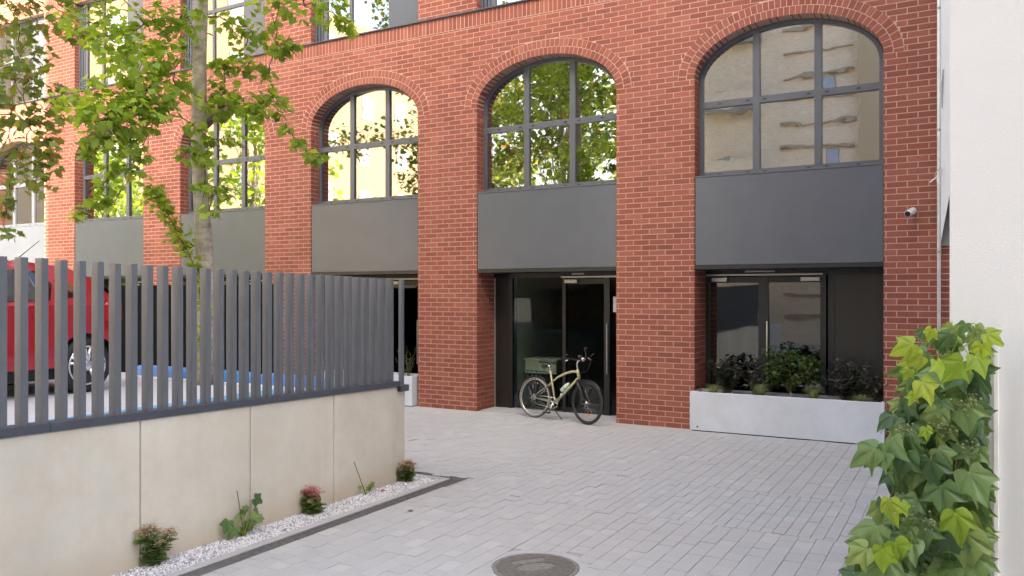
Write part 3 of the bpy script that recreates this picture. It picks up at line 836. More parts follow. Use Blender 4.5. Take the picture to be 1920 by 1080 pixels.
# drain channel, edging, gravel
dc = thing('drain_channel', (-4.95, 5, 0), 'narrow slotted drain running along the gravel bed and around its corner', 'drain')
q = MB(); q.box(-5.025, -4.875, 2.0, 7.64, -.054, -.030); q.box(-6.9, -5.03, 7.52, 7.64, -.054, -.030); q.build('trough', 'black_metal', dc)
def grate(x0, x1, y0, y1, along):
    b = MB(); e = .007
    b.box(x0, x0+e, y0, y1, -.029, -.003); b.box(x1-e, x1, y0, y1, -.029, -.003)
    b.box(x0+e, x1-e, y0, y0+e, -.029, -.0035); b.box(x0+e, x1-e, y1-e, y1, -.029, -.0035)
    if along == 'y':
        k = y0+.02
        while k < y1-.015: b.box(x0+e, x1-e, k, k+.007, -.022, -.004); k += .0195
        b.box((x0+x1)/2-.004, (x0+x1)/2+.004, y0+e, y1-e, -.028, -.006)
    else:
        k = x0+.02
        while k < x1-.015: b.box(k, k+.007, y0+e, y1-e, -.022, -.004); k += .0195
        b.box(x0+e, x1-e, (y0+y1)/2-.004, (y0+y1)/2+.004, -.028, -.006)
    return b.build('grate', 'grate_iron', dc)
y = 7.505
while y > 2.2: grate(-5.022, -4.878, y-.498, y, 'y'); y -= .5
x = -4.878
while x > -6.6: grate(x-.498, x, 7.522, 7.638, 'x'); x -= .5
q = MB()
for k in range(6):
    a = 7.515-k*.95; q = MB(); q.bbox(-5.105, -5.026, a-.947, a, -.05, .006, .005); q.build('edging', 'kerb_concrete', dc)
q = MB(); q.bbox(-5.9, -5.108, 7.44, 7.515, -.05, .006, .005); q.build('edging', 'kerb_concrete', dc)
q = MB(); q.box(-5.44, -5.108, 2.0, 7.438, -.05, -.012); q.box(-5.9, -5.44, 7.30, 7.438, -.05, -.012)
bed = tag(q.build('gravel_bed', 'sand'), kind='structure')
rg = np.random.RandomState(3)
octv = np.array([(1, 0, 0), (-1, 0, 0), (0, 1, 0), (0, -1, 0), (0, 0, 1), (0, 0, -1)], float)
octf = [(0, 2, 4), (2, 1, 4), (1, 3, 4), (3, 0, 4), (2, 0, 5), (1, 2, 5), (3, 1, 5), (0, 3, 5)]
def stones(n_, x0, x1, y0, y1, z0, gv, gf):
    for i in range(n_):
        s = rg.uniform(.0055, .011)*rg.uniform(.8, 1.3, 3)
        A_ = np.linalg.qr(rg.normal(size=(3, 3)))[0]
        p_ = np.array([rg.uniform(x0, x1), rg.uniform(y0, y1), z0+rg.uniform(-.004, .008)])
        b = len(gv); gv.extend((octv*s*rg.uniform(.75, 1.2, (6, 1))) @ A_.T + p_); gf.extend([(a+b, c_+b, d_+b) for a, c_, d_ in octf])
gv, gf = [], []
stones(9000, -5.445, -5.112, 2.9, 7.432, -.006, gv, gf); stones(500, -5.7, -5.445, 7.30, 7.43, -.006, gv, gf)
gravel = tag(put(bpy.data.objects.new('gravel', mesh('gravel', gv, gf, 'gravel'))), 'white crushed gravel in the strip below the concrete wall', 'gravel', kind='stuff')

# ------------------------------------------------------------------ planters
def planter(x0, x1, y0, y1, h, label, rest=None):
    t = thing('planter', ((x0+x1)/2, y0, 0), label, 'planter')
    th = .045; v = []; f = []
    rings = [(.004, 0, .014), (0, 0, .018), (0, 0, h-.006), (.006, 0, h), (th-.006, 0, h), (th, 0, h-.006), (th, 0, h-.10)]
    for d, _, z in rings: v += [(x0+d, y0+d, z), (x1-d, y0+d, z), (x1-d, y1-d, z), (x0+d, y1-d, z)]
    for r_ in range(len(rings)-1):
        for i in range(4): f.append((r_*4+i, r_*4+(i+1) % 4, (r_+1)*4+(i+1) % 4, (r_+1)*4+i))
    q = MB(); q.add(v, f); q.build('trough', 'planter_concrete', t)
    q = MB(); q.box(x0+.03, x1-.03, y0+.03, y1-.03, -.005, .05); q.build('foot', 'matte_black', t)  # low foot, coloured black to stand in for the contact shadow under the trough
    q = MB(); q.box(x0+th-.002, x1-th+.002, y0+th-.002, y1-th+.002, h-.2, h-.075); q.build('soil', 'soil', t)
    return t
pl1 = planter(-3.655, -.975, 11.965, 12.46, .592, 'long light grey concrete planter full of shrubs under the end window')
for u_, v_ in ((1307.5, 800), (1638, 827.5)):
    p_ = onY(u_, v_, 11.965); q = MB(); q.lathe((p_.x, 11.9655, p_.z), (0, -1, 0), [(.014, 0), (.014, .0015), (.010, .002)], 14); q.build('drain_hole', 'black_metal', pl1)
pl2 = planter(BC[2]-.9, BC[2]+1.27, 11.965, 12.46, .56, 'light grey concrete planter half hidden behind the end of the concrete wall')

# ------------------------------------------------------------------ leaves
def leafgeo(outline, fold, droop, nrm=1.0):
    """outline: points round the leaf from the stalk; returns verts with a raised rim (fold) and hanging tips (droop)"""
    ctr = (0, .42*max(b for a, b in outline))
    v = [(0, 0, 0), (ctr[0], ctr[1], -fold*.3)]
    uv = [(1, 0), (1, .5)]
    for a, b in outline: v.append((a, b, fold*abs(a) - droop*(b*b + .6*a*a))); uv.append((0, b))
    k = len(outline); f = [(1, 2+i, 2+(i+1)) for i in range(k-1)] + [(1, 2+k-1, 0), (1, 0, 2)]
    return np.array(v), f, uv
maple = leafgeo([(.10, .02), (.34, -.06), (.30, .16), (.56, .34), (.30, .46), (.26, .72), (.09, .66), (0, 1.0), (-.09, .66), (-.26, .72), (-.30, .46), (-.56, .34), (-.30, .16), (-.34, -.06), (-.10, .02)], .18, .22)
oval = leafgeo([(.10, .15), (.17, .4), (.12, .75), (0, 1), (-.12, .75), (-.17, .4), (-.10, .15)], .25, .2)
fleshy = leafgeo([(.16, .12), (.30, .4), (.26, .72), (.10, .95), (-.10, .95), (-.26, .72), (-.30, .4), (-.16, .12)], .3, .15)
def ivygeo(seed, fold, droop, blunt=0):
    """three-lobed ivy leaf: veins (uv.x=1) run to each tip, blades between them sag"""
    r_ = random.Random(seed)
    j = lambda s: r_.uniform(-s, s)
    k_ = .06*blunt
    half = [(.07, -.10, 0), (.24, -.19, 0), (.41, -.13, 0), (.49, .04, 0), (.54, .20, 0), (.60, .34, 0), (.71, .50, 1), (.52, .50, 0), (.36+k_, .52, 0), (.30+k_, .62, 0), (.23+k_, .76, 0), (.11, .92, 0)]
    half = [(a+j(.022)*(1.6 if e else 1), b+j(.022), e) for a, b, e in half]
    lft = [(-a+j(.03), b+j(.03), e) for a, b, e in reversed(half)]
    ring = half + [(j(.04), 1.06+j(.05), 1)] + lft
    v = [(0, 0, 0)]; uv = [(1, 0)]
    for a, b, e in ring:
        z = -droop*(a*a*.8 + max(b, 0)**2) + (fold*.10 if not e else -fold*.04) + j(.012)
        v.append((a, b, z)); uv.append((e, 0))
    k = len(ring); f = []
    # a mid ring gives the blade its puckering between veins
    for i, (a, b, e) in enumerate(ring):
        h = .52; z = -droop*((a*h)**2*.8 + max(b*h, 0)**2) + (fold*.11 if not e else -fold*.02)
        v.append((a*h, b*h, z)); uv.append((e, 0))
    for i in range(k-1):
        f += [(0, 1+k+i, 1+k+i+1), (1+k+i, 1+i, 1+i+1, 1+k+i+1)]
    return np.array(v), f, uv
def leafmesh(name, geo, mat):
    v, f, uv = geo; me = mesh(name, v, f, mat, True)
    u = me.uv_layers.new(name='UVMap')
    for lp_ in me.loops: u.data[lp_.index].uv = uv[lp_.vertex_index]
    return me
def leafM(p, tip, nrm, s, roll=0):
    t = Vector(tip).normalized(); n_ = Vector(nrm); n_ = (n_ - t*n_.dot(t)); n_ = n_.normalized() if n_.length > 1e-4 else t.orthogonal().normalized()
    x = t.cross(n_); m = Matrix((x, t, n_)).transposed().to_4x4() @ Matrix.Scale(s, 4); m.translation = p
    return m
def plant_leaves(parent, Ms, geo, mat, nmax, lname='leaf', rest='crown'):
    """the nmax leaves that show largest become objects of their own, the others are joined"""
    def score(m):
        u, v, d = proj(m.translation)
        return (m.to_scale()[0]/d if -20 < u < 1940 and -10 < v < 1090 else 0)
    order = sorted(range(len(Ms)), key=lambda i: -score(Ms[i])); pick = set(i for i in order[:nmax] if score(Ms[i]) > 0)
    me = None; vs_, fs = [], []; off = 0; uvs = []
    v0, f0, uv0 = geo
    for i, m in enumerate(Ms):
        if i in pick:
            if me is None: me = leafmesh(lname, geo, mat)
            put(bpy.data.objects.new(lname, me), parent, m)
        else:
            A_ = np.array(m); vs_.append(v0 @ A_[:3, :3].T + A_[:3, 3]); fs += [tuple(a+off for a in q) for q in f0]; off += len(v0); uvs += uv0
    if vs_:
        me2 = mesh(rest, np.concatenate(vs_), fs, mat, True); u = me2.uv_layers.new(name='UVMap')
        li = np.zeros(len(me2.loops), int); me2.loops.foreach_get('vertex_index', li)
        u.data.foreach_set('uv', np.array(uvs, float)[li].ravel())
        put(bpy.data.objects.new(rest, me2), parent)['kind'] = 'stuff'

def curve_pts(a, b, sag, n_, rr, jit=.04):
    a, b = Vector(a), Vector(b); out = []
    for i in range(n_+1):
        e = i/n_; p_ = a.lerp(b, e) + Vector((0, 0, sag*4*e*(1-e)))
        if 0 < i < n_: p_ += Vector((rr.gauss(0, jit), rr.gauss(0, jit), rr.gauss(0, jit)))
        out.append(p_)
    return out
def make_tree(name, label, trunk, rad, clusters, leaf_s, mat, seed, nmax, geo=maple, group=None, per=1.0, cat='tree', chain=False):
    """clusters: (centre, radius, leaf count, index of trunk point its branch leaves from or None)"""
    rr = random.Random(seed)
    t = thing(name, trunk[0], label, cat, group)
    q = MB(); q.tube(trunk, rad, 14); q.build('trunk', 'bark', t, True)
    Ms = []; done = []
    if chain:
        axis = lambda c_: min((Vector(c_)-q_).length for q_ in trunk)
        clusters = sorted(clusters, key=lambda k_: axis(k_[0]))
    for ci, (c_, r_, n_, root, *opt) in enumerate(clusters):
        if chain and root is not None:
            opts_ = [(Vector(c_)-q_).length*1.15+.1 for q_ in trunk[3:]] + [(Vector(c_)-q_).length for q_ in done]
            i_ = opts_.index(min(opts_)); root = (list(trunk[3:])+done)[i_]; root = Vector(root)
            done.append(Vector(c_))
            if not opt: opt = [.016 if i_ < len(trunk)-3 else .009]
        c_ = Vector(c_); r3 = Vector(r_) if isinstance(r_, (tuple, list)) else Vector((r_, r_, r_*.7))
        if root is not None:
            a = root if isinstance(root, Vector) else Vector(trunk[root])
            L = (c_-a).length
            pts = curve_pts(a, c_, (.10 if c_.z > a.z-.3 else .2)*L*.6, 6, rr, .025*L**.5)
            r0 = min(.026, .008+.008*L) if not opt else opt[0]
            b = MB(); b.tube(pts, [r0*(1-.8*i/6) for i in range(7)], 7)
            for k in range(max(2, int(n_/(14 if chain else 9)))):
                e = c_ + Vector((rr.uniform(-1, 1)*r3.x, rr.uniform(-1, 1)*r3.y, rr.uniform(-1, .8)*r3.z))*.9
                s_ = pts[rr.choice([3, 4, 5])]
                b.tube(curve_pts(s_, e, .03, 3, rr, .02), [.006, .005, .004, .002], 4)
            b.build('branch', 'bark' if r0 > .025 else 'twig', t, True)
        for k in range(int(n_*per)):
            while True:
                d = Vector((rr.uniform(-1, 1), rr.uniform(-1, 1), rr.uniform(-1, 1)))
                if d.length < 1: break
            p_ = c_ + Vector((d.x*r3.x, d.y*r3.y, d.z*r3.z))
            az = rr.uniform(0, 2*math.pi)
            tip = Vector((math.cos(az), math.sin(az), rr.uniform(-1.1, .05))) + d*.5
            nr = Vector((rr.gauss(0, .42), rr.gauss(0, .42), 1))
            Ms.append(leafM(p_, tip, nr, leaf_s*rr.uniform(.6, 1.15)))
    plant_leaves(t, Ms, geo, mat, nmax)
    return t

# ------------------------------------------------------------------ the two trees on the deck
def tp(u, v, d): return atd(u, v, d)
TD = 10.0
trunk = [Vector((-8.2, 6.82, DZ-.02))] + [tp(u, v, TD) for u, v in ((385, 600), (384, 480), (379, 400), (373, 300), (373, 200), (374, 100), (377, 30), (381, -60), (384, -200), (386, -350), (390, -480))]
trad = [.15, .108, .104, .098, .094, .091, .085, .08, .066, .05, .035, .015]
vis = [  # u, v, radius px, leaves, depth offset
 (335, 40, 48, 44, -.3), (270, 45, 55, 56, -.5), (215, 80, 50, 48, -.7), (165, 40, 48, 40, -.2), (250, 115, 55, 54, -.9), (315, 105, 42, 36, -.6), (330, 160, 40, 36, -.4),
 (275, 170, 46, 44, -.8), (215, 165, 46, 40, -.9), (150, 195, 42, 46, -1.0), (200, 218, 50, 62, -1.1), (255, 215, 46, 54, -1.0), (300, 205, 36, 34, -.7), (175, 262, 26, 20, -1.1), (225, 258, 40, 34, -1.1), (165, 288, 14, 8, -1.1),
 (430, 42, 30, 20, .3), (475, 55, 32, 16, .3), (455, 95, 26, 12, .4), (510, 12, 44, 24, -.4), (570, 10, 40, 22, -.5), (625, 25, 34, 24, -.6), (655, 48, 14, 10, -.6),
 (425, 130, 30, 26, .2), (470, 125, 24, 18, .2), (520, 88, 26, 22, -.2), (548, 82, 14, 10, -.2), (420, 175, 34, 32, 0), (460, 195, 34, 30, -.1), (405, 205, 26, 22, -.2), (480, 215, 26, 20, -.2), (505, 180, 24, 18, -.1), (520, 205, 20, 14, -.2),
 (538, 240, 9, 6, -.3), (556, 266, 11, 7, -.3), (585, 292, 14, 10, -.35), (600, 298, 7, 4, -.35), (500, 138, 12, 7, 0), (440, 260, 16, 8, -.3), (395, 262, 16, 10, -.3),
 (362, 288, 24, 20, -.4), (385, 300, 16, 10, -.35), (400, 350, 26, 12, -.3), (420, 362, 18, 7, -.3), (392, 395, 18, 11, -.4), (375, 345, 14, 6, -.4), (365, 240, 20, 12, -.4),
 (205, 320, 16, 7, -.9), (200, 352, 18, 9, -.9), (185, 375, 18, 10, -.9), (150, 398, 15, 10, -.9), (205, 385, 14, 7, -.9), (235, 310, 26, 9, -.8), (265, 290, 20, 9, -.7), (255, 330, 18, 6, -.7)]
cl = []
for u, v, rp, n_, do in vis:
    c_ = tp(u, v, TD+do); r_ = rp/PF*(TD+do)
    if v < 130: root = 7 if u > 250 else 6
    elif u < 300 and v < 300: root = 5
    elif u < 300: root = tp(225, 262, TD-1.0)
    elif u > 530 and v > 230: root = tp(505, 205, TD-.15)
    elif u > 400 and v < 260: root = 6
    else: root = 4 if v < 320 else 3
    cl.append((c_, (r_, r_*1.15, r_*.82), n_, root) if rp > 15 else (c_, (r_, r_, r_*.9), n_, root, .006))
rr = random.Random(21)
k = 0
while k < 46:                    # the crown above the picture
    a = rr.uniform(0, 2*math.pi); e = math.sqrt(rr.random())*2.6; z = rr.uniform(5.6, 10.6); s = 1-.55*abs(z-7.6)/3.2
    c_ = Vector((-8.35+math.cos(a)*e*s, 6.9+math.sin(a)*e*s, z)); u, v, d_ = proj(c_)
    if v > -60: continue
    cl.append((c_, .62, 66, min(11, 8+int((z-5.6)/1.6)))); k += 1
make_tree('street_tree', 'slender tree with a pale smooth trunk and bright green leaves behind the fence', trunk, trad, cl, .122, 'leaf_tree', 5, 300, per=1.9, chain=True)
b2 = Vector((-13.0, 6.3, DZ-.02)); t2 = [b2] + [b2+Vector((rr.gauss(0, .05), rr.gauss(0, .05), z)) for z in (1.2, 2.4, 3.6, 4.8, 6, 7.2, 8.4)]
vis2 = [(20, 20, 70, 60), (90, 10, 55, 44), (40, 90, 55, 50), (20, 150, 48, 44), (75, 155, 36, 26), (60, 215, 30, 26), (20, 215, 40, 34), (95, 255, 26, 18), (50, 275, 20, 10), (70, 300, 38, 26), (95, 300, 22, 12), (25, 325, 44, 34), (75, 340, 26, 14), (5, 370, 24, 12), (8, 435, 18, 10), (110, 205, 22, 9), (130, 55, 30, 18), (12, 400, 10, 5)]
cl = []
for u, v, rp, n_ in vis2:
    d_ = 10.8+rr.uniform(-.5, .5); c_ = tp(u, v, d_); r_ = rp/PF*d_
    cl.append((c_, (r_, r_*1.2, r_*.85), n_, 6 if v < 100 else 4 if v < 280 else 3))
k = 0
while k < 44:
    a = rr.uniform(0, 2*math.pi); e = math.sqrt(rr.random())*3.0; z = rr.uniform(4.2, 10.5); s = 1-.5*abs(z-7.2)/3.2
    c_ = Vector((-13+math.cos(a)*e*s, 6.3+math.sin(a)*e*s, z)); u, v, d_ = proj(c_)
    if u > -60 and v > -60: continue
    cl.append((c_, .68, 62, min(7, 3+int((z-4)/1.5)))); k += 1
make_tree('street_tree', 'darker leafy tree whose drooping branches hang before the sunlit far bays', t2, [.14, .12, .11, .1, .08, .06, .04, .015], cl, .145, 'leaf_tree_dark', 9, 200, per=1.4, chain=True)
# leafy shoot leaning on the trunk
vr = thing('climbing_shoot', (-8.3, 6.7, DZ), 'thin leafy climbing shoot leaning towards the pale tree trunk', 'climber')
line = [(385, 705), (380, 600), (372, 520), (355, 478), (336, 445), (322, 415), (305, 385), (290, 362), (284, 352)]
pts = [tp(u, v, 9.8) for u, v in line]
q = MB(); q.tube(pts, [.012, .011, .010, .009, .008, .007, .006, .004, .002], 6); q.build('stem', 'twig', vr, True)
Ms = []
for i in range(len(pts)-1):
    nl = 46 if i < 3 else 46
    for k in range(nl):
        p_ = pts[i].lerp(pts[i+1], rr.random()) + Vector((rr.gauss(0, .055), rr.gauss(0, .055), rr.gauss(0, .05)))
        az = rr.uniform(0, 6.28); Ms.append(leafM(p_, (math.cos(az), math.sin(az), rr.uniform(-.9, .1)), (rr.gauss(0, .5), rr.gauss(0, .5), 1), rr.uniform(.06, .11)))
plant_leaves(vr, Ms, maple, 'leaf_vine', 60, rest='foliage')

# ------------------------------------------------------------------ the ivy on the white corner
iv = thing('grape_ivy', (.0, 3.7, 0), 'dense large-leaved climbing ivy growing on the corner of the white wall', 'climber')
rr = random.Random(12)
bound = [(628, 1745, 1858), (660, 1700, 1862), (700, 1698, 1863), (740, 1688, 1863), (790, 1680, 1864), (830, 1655, 1864), (870, 1668, 1865), (920, 1668, 1866), (965, 1642, 1866), (1000, 1630, 1866), (1040, 1610, 1866), (1085, 1592, 1866), (1180, 1590, 1870)]
def lr(v):
    for (a, l0, r0), (b, l1, r1) in zip(bound[:-1], bound[1:]):
        if a <= v <= b: e = (v-a)/(b-a); return l0+(l1-l0)*e, r0+(r1-r0)*e
    return bound[-1][1:]
ivy = [ivygeo(s, f_, d_, b_) for s, f_, d_, b_ in ((1, .55, .30, -.6), (2, .8, .50, -.2), (3, .45, .20, .2), (4, .9, .62, -.5), (5, .35, .75, -.8), (6, .7, .12, -.9), (7, .6, .9, -.3))]
sets = {('d', k): [] for k in range(7)}; sets.update({('y', k): [] for k in range(7)})
for s_ in range(5):
    u0 = rr.uniform(1740, 1845); pts = [tp(u0+rr.gauss(0, 12)+(1160-v)*rr.uniform(-.02, .02), v, 3.55) for v in (1700, 1450, 1200, 1080, 980, 880, 780, 700, 650)]
    if s_ == 0: pts = [tp(u, v, 3.42) for u, v in ((1770, 1750), (1775, 1400), (1785, 1080), (1783, 960), (1790, 880), (1795, 800), (1790, 720))]
    q = MB(); q.tube(pts, [max(.003, .011*(1-i/len(pts))) for i in range(len(pts))], 7); q.build('stem', 'woody_stem', iv, True)
def toward(p): return (Vector((0, 0, CH))-p).normalized()
slots = []
v = 632
while v < 1190:
    l_, r_ = lr(v); u = l_+8
    while u < r_-4:
        slots.append((u+rr.gauss(0, 9), v+rr.gauss(0, 9))); u += 21
    v += 18
for u, v in slots:
    l_, r_ = lr(v); edge = min(u-l_, 60)/60
    d_ = 3.36+rr.uniform(-.10, .24)+.05*(1-edge)
    s = rr.choice([.06, .07, .08, .09, .10, .115, .13])*rr.uniform(.9, 1.1)
    if v < 700: s *= .72
    uu = min(u, r_-s*.72*PF/d_); uu = max(uu, l_+s*.25*PF/d_) if rr.random() < .85 else uu
    p_ = tp(uu, v-18, d_)
    if p_.y > 4.18: p_.y = 4.18
    az = rr.gauss(0, .55)
    tip = Vector((math.sin(az)*.9 - .12, -.30+rr.gauss(0, .2), -.80+rr.gauss(0, .28)))
    nr = toward(p_)*.8 + Vector((rr.gauss(-.15, .42), rr.gauss(0, .25), .60+rr.gauss(0, .38)))
    sets[('d', rr.randrange(7))].append(leafM(p_, tip, nr, s))
for u, v, s, a in ((1805, 700, .115, -.5), (1828, 690, .10, .3), (1842, 668, .09, .2), (1728, 690, .09, -1.2), (1712, 668, .10, -1.3), (1748, 640, .06, -.6), (1755, 700, .085, .3), (1728, 738, .11, .2), (1712, 760, .06, 0), (1668, 960, .10, .2), (1792, 985, .13, -.2), (1678, 1040, .12, .5), (1655, 1052, .10, -.4), (1735, 825, .06, .1), (1850, 648, .09, .9), (1705, 715, .05, -.7), (1690, 965, .06, .6)):
    p_ = tp(u, v-22, 3.20); a += rr.gauss(0, .35); tip = Vector((math.sin(a), rr.uniform(-.5, .2), -math.cos(a)*.9)); sets[('y', rr.randrange(7))].append(leafM(p_, tip, toward(p_)*.8+Vector((rr.gauss(0, .5), rr.gauss(0, .3), .5+rr.gauss(0, .4))), s*.86))
for u, v, s, a in ((1642, 862, .15, -1.15), (1660, 868, .13, -.9), (1625, 1050, .14, -1.0), (1805, 775, .165, .15), (1760, 790, .13, -.2), (1780, 1015, .17, -.1), (1820, 905, .18, .5), (1765, 930, .17, .1), (1730, 1000, .15, 0), (1830, 1020, .20, .1), (1745, 880, .15, .1), (1700, 870, .14, -.3)):
    s *= .74; u = min(u, 1862-s*.74*PF/3.25)
    p_ = tp(u, v-20, 3.25); tip = Vector((math.sin(a), -.25, -math.cos(a)*.9)); sets[('d', rr.randrange(7))].append(leafM(p_, tip, toward(p_)+Vector((rr.gauss(0, .15), 0, .55)), s))
for (kd, k), Ms in sets.items():
    if Ms: plant_leaves(iv, Ms, ivy[k], 'leaf_ivy' if kd == 'd' else 'leaf_young', 300, rest='foliage')
q = MB()
for kd in sets:
    for m_ in sets[kd]:
        a = m_.translation; b = a + toward(a)*-.10 + Vector((rr.gauss(0, .03), 0, rr.uniform(-.09, .02)))
        q.tube([a, a.lerp(b, .5)+Vector((0, 0, .015)), b], .0022, 4)
q.build('leaf_stalks', 'leaf_vine', iv, kind='stuff')
for P in ([(1795, 690), (1800, 655), (1822, 640), (1840, 628), (1852, 626)], [(1760, 680), (1752, 650), (1742, 634), (1730, 640), (1722, 634)], [(1780, 700), (1785, 660), (1795, 640), (1790, 622), (1798, 612), (1806, 618)], [(1700, 860), (1670, 850), (1650, 862), (1632, 850)]):
    q = MB(); q.tube([tp(u, v, 3.33) for u, v in P], [.004, .0035, .003, .002, .0015, .001][:len(P)], 5); q.build('tendril', 'leaf_vine', iv, True)
q = MB()
for u, v in ((1808, 760), (1825, 752), (1695, 808), (1765, 802), (1690, 960), (1745, 980), (1820, 840)):
    for k in range(22):
        p_ = tp(u+rr.gauss(0, 11), v+rr.gauss(0, 9), 3.22+rr.gauss(0, .02)); q.lathe(p_-Vector((0, 0, .005)), (0, 0, 1), [(.002, 0), (.005, .003), (.005, .007), (.002, .010)], 6)
        if k % 3 == 0: q.tube([p_, tp(u, v+12, 3.28)], .0012, 4)
q.build('berries', 'leaf_grass', iv, kind='stuff')

# ------------------------------------------------------------------ shrubs in the planters
def shrub(name, label, x, y, z, h, wd, n_, s, mat, seed, geo, stems, nmax, spiky=.6):
    r_ = random.Random(seed); t = thing(name, (x, y, z), label, 'shrub')
    Ms = []; b = MB()
    for k in range(stems):
        a = r_.uniform(0, 6.28); e = r_.uniform(.1, 1); top = Vector((x+math.cos(a)*wd*e, y+math.sin(a)*wd*.55*e, z+h*r_.uniform(.6, 1)*(1-.25*e)))
        pts = curve_pts((x+r_.gauss(0, .03), y, z-.02), top, .02, 5, r_, .012); b.tube(pts, [.007, .006, .005, .004, .003, .0015], 5)
        for q_ in range(n_//stems):
            e2 = r_.uniform(.25, 1.0); i = min(4, int(e2*5)); p_ = pts[i].lerp(pts[i+1], e2*5-i)+Vector((r_.gauss(0, .012), r_.gauss(0, .012), 0)); az = r_.uniform(0, 6.28)
            Ms.append(leafM(p_, (math.cos(az), math.sin(az), spiky+r_.gauss(0, .4)), (r_.gauss(0, .5), r_.gauss(0, .5), 1), s*r_.uniform(.65, 1.15)))
    b.build('stems', 'twig', t, kind='stuff'); plant_leaves(t, Ms, geo, mat, nmax, rest='foliage'); return t
ZS = .592-.075
px = lambda u, v=725: onY(u, v, 12.2).x
shrub('dark_shrub', 'black-leaved shrub at the brick pier end of the planter', px(1362), 12.2, ZS, .72, .32, 760, .095, 'leaf_black', 1, oval, 24, 60)
shrub('dark_shrub', 'small black-leaved shrub touching the round green one in the planter', px(1418), 12.25, ZS, .66, .20, 260, .09, 'leaf_black', 2, oval, 10, 20)
shrub('dark_shrub', 'wide black-leaved shrub between the green one and the end pier', px(1590), 12.2, ZS, .70, .42, 860, .095, 'leaf_black', 3, oval, 26, 60)
shrub('dark_shrub', 'low black-leaved shrub leaning over the planter end by the ivy', px(1655), 12.15, ZS, .38, .28, 260, .085, 'leaf_black', 4, oval, 11, 20)
rr = random.Random(8); c_ = Vector((px(1482), 12.18, ZS))
cl = [(c_+Vector((rr.uniform(-.34, .34), rr.uniform(-.15, .15), rr.uniform(.26, .70))), (.14, .11, .10), 48, 1, .006) for k in range(24)]
make_tree('dwarf_maple', 'rounded bright green dwarf maple in the middle of the planter', [c_, c_+Vector((.01, 0, .12)), c_+Vector((0, .01, .3))], [.014, .012, .006], cl, .065, 'leaf_acer', 31, 120, cat='shrub')
def tuft(x, y, z, h, wd, n_, seed, label):
    r_ = random.Random(seed); t = thing('grass_tuft', (x, y, z), label, 'grass tuft', 'striped grass tufts'); b = MB()
    for k in range(n_):
        a = r_.uniform(0, 6.28); e = r_.uniform(.2, 1)*wd; hh = h*r_.uniform(.6, 1.1); w_ = r_.uniform(.0025, .004)
        d = Vector((math.cos(a), math.sin(a), 0)); sd = Vector((-d.y, d.x, 0))*w_; p_ = Vector((x, y, z-.01))+d*.02
        P = [p_, p_+d*e*.35+Vector((0, 0, hh*.75)), p_+d*e*.75+Vector((0, 0, hh)), p_+d*e*1.15+Vector((0, 0, hh*.72))]
        v = []
        for i, q_ in enumerate(P): v += [q_-sd*(1-i*.3), q_+sd*(1-i*.3)]
        b.add(v, [(0, 1, 3, 2), (2, 3, 5, 4), (4, 5, 7, 6)])
    b.build('blades', 'leaf_grass', t, kind='stuff')
for i, (u, lab) in enumerate(((1338, 'pale striped grass tuft beside the brick pier in the planter'), (1425, 'pale striped grass tuft at the foot of the dwarf maple, pier side'), (1525, 'largest pale striped grass tuft right of the dwarf maple in the planter'), (1615, 'short pale striped grass tuft under the wide black-leaved shrub'))):
    tuft(onY(u, 735, 12.08).x, 12.08, ZS, (.19, .24, .25, .17)[i], .20, 150, i, lab)
x2 = BC[2]+1.0
shrub('twiggy_shrub', 'sparse twiggy shrub in the planter behind the concrete wall end', x2, 12.2, .49, .75, .25, 150, .05, 'leaf_acer', 6, oval, 9, 20)
tuft(x2+.1, 12.1, .49, .10, .16, 80, 9, 'low pale grass tuft in the planter behind the concrete wall end')
# bag on the ground by the ivy
pb = onZ(1672, 838); bg_ = thing('plastic_sack', pb, 'crumpled blue and white plastic sack on the ground by the end pier', 'sack')
q = MB(); n_ = 12; r_ = random.Random(3); v = []; f = []
for j in range(6):
    for i in range(n_):
        a = 2*math.pi*i/n_; rad_ = (.05, .075, .08, .07, .05, .02)[j]*(1+r_.uniform(-.2, .2)); v.append((pb.x+math.cos(a)*rad_, pb.y+math.sin(a)*rad_, .001+j*.032+(r_.uniform(-.008, .008) if j else 0)))
for j in range(5):
    for i in range(n_): f.append((j*n_+i, j*n_+(i+1) % n_, (j+1)*n_+(i+1) % n_, (j+1)*n_+i))
f += [tuple(range(n_-1, -1, -1)), tuple(5*n_+i for i in range(n_))]
q.add(v, f); q.build('sack_body', 'sign_white', bg_); q = MB(); q.torus((pb.x, pb.y, .10), (0, 0, 1), .074, .012, 16, 6, .02); q.build('blue_band', 'blue_vinyl', bg_)

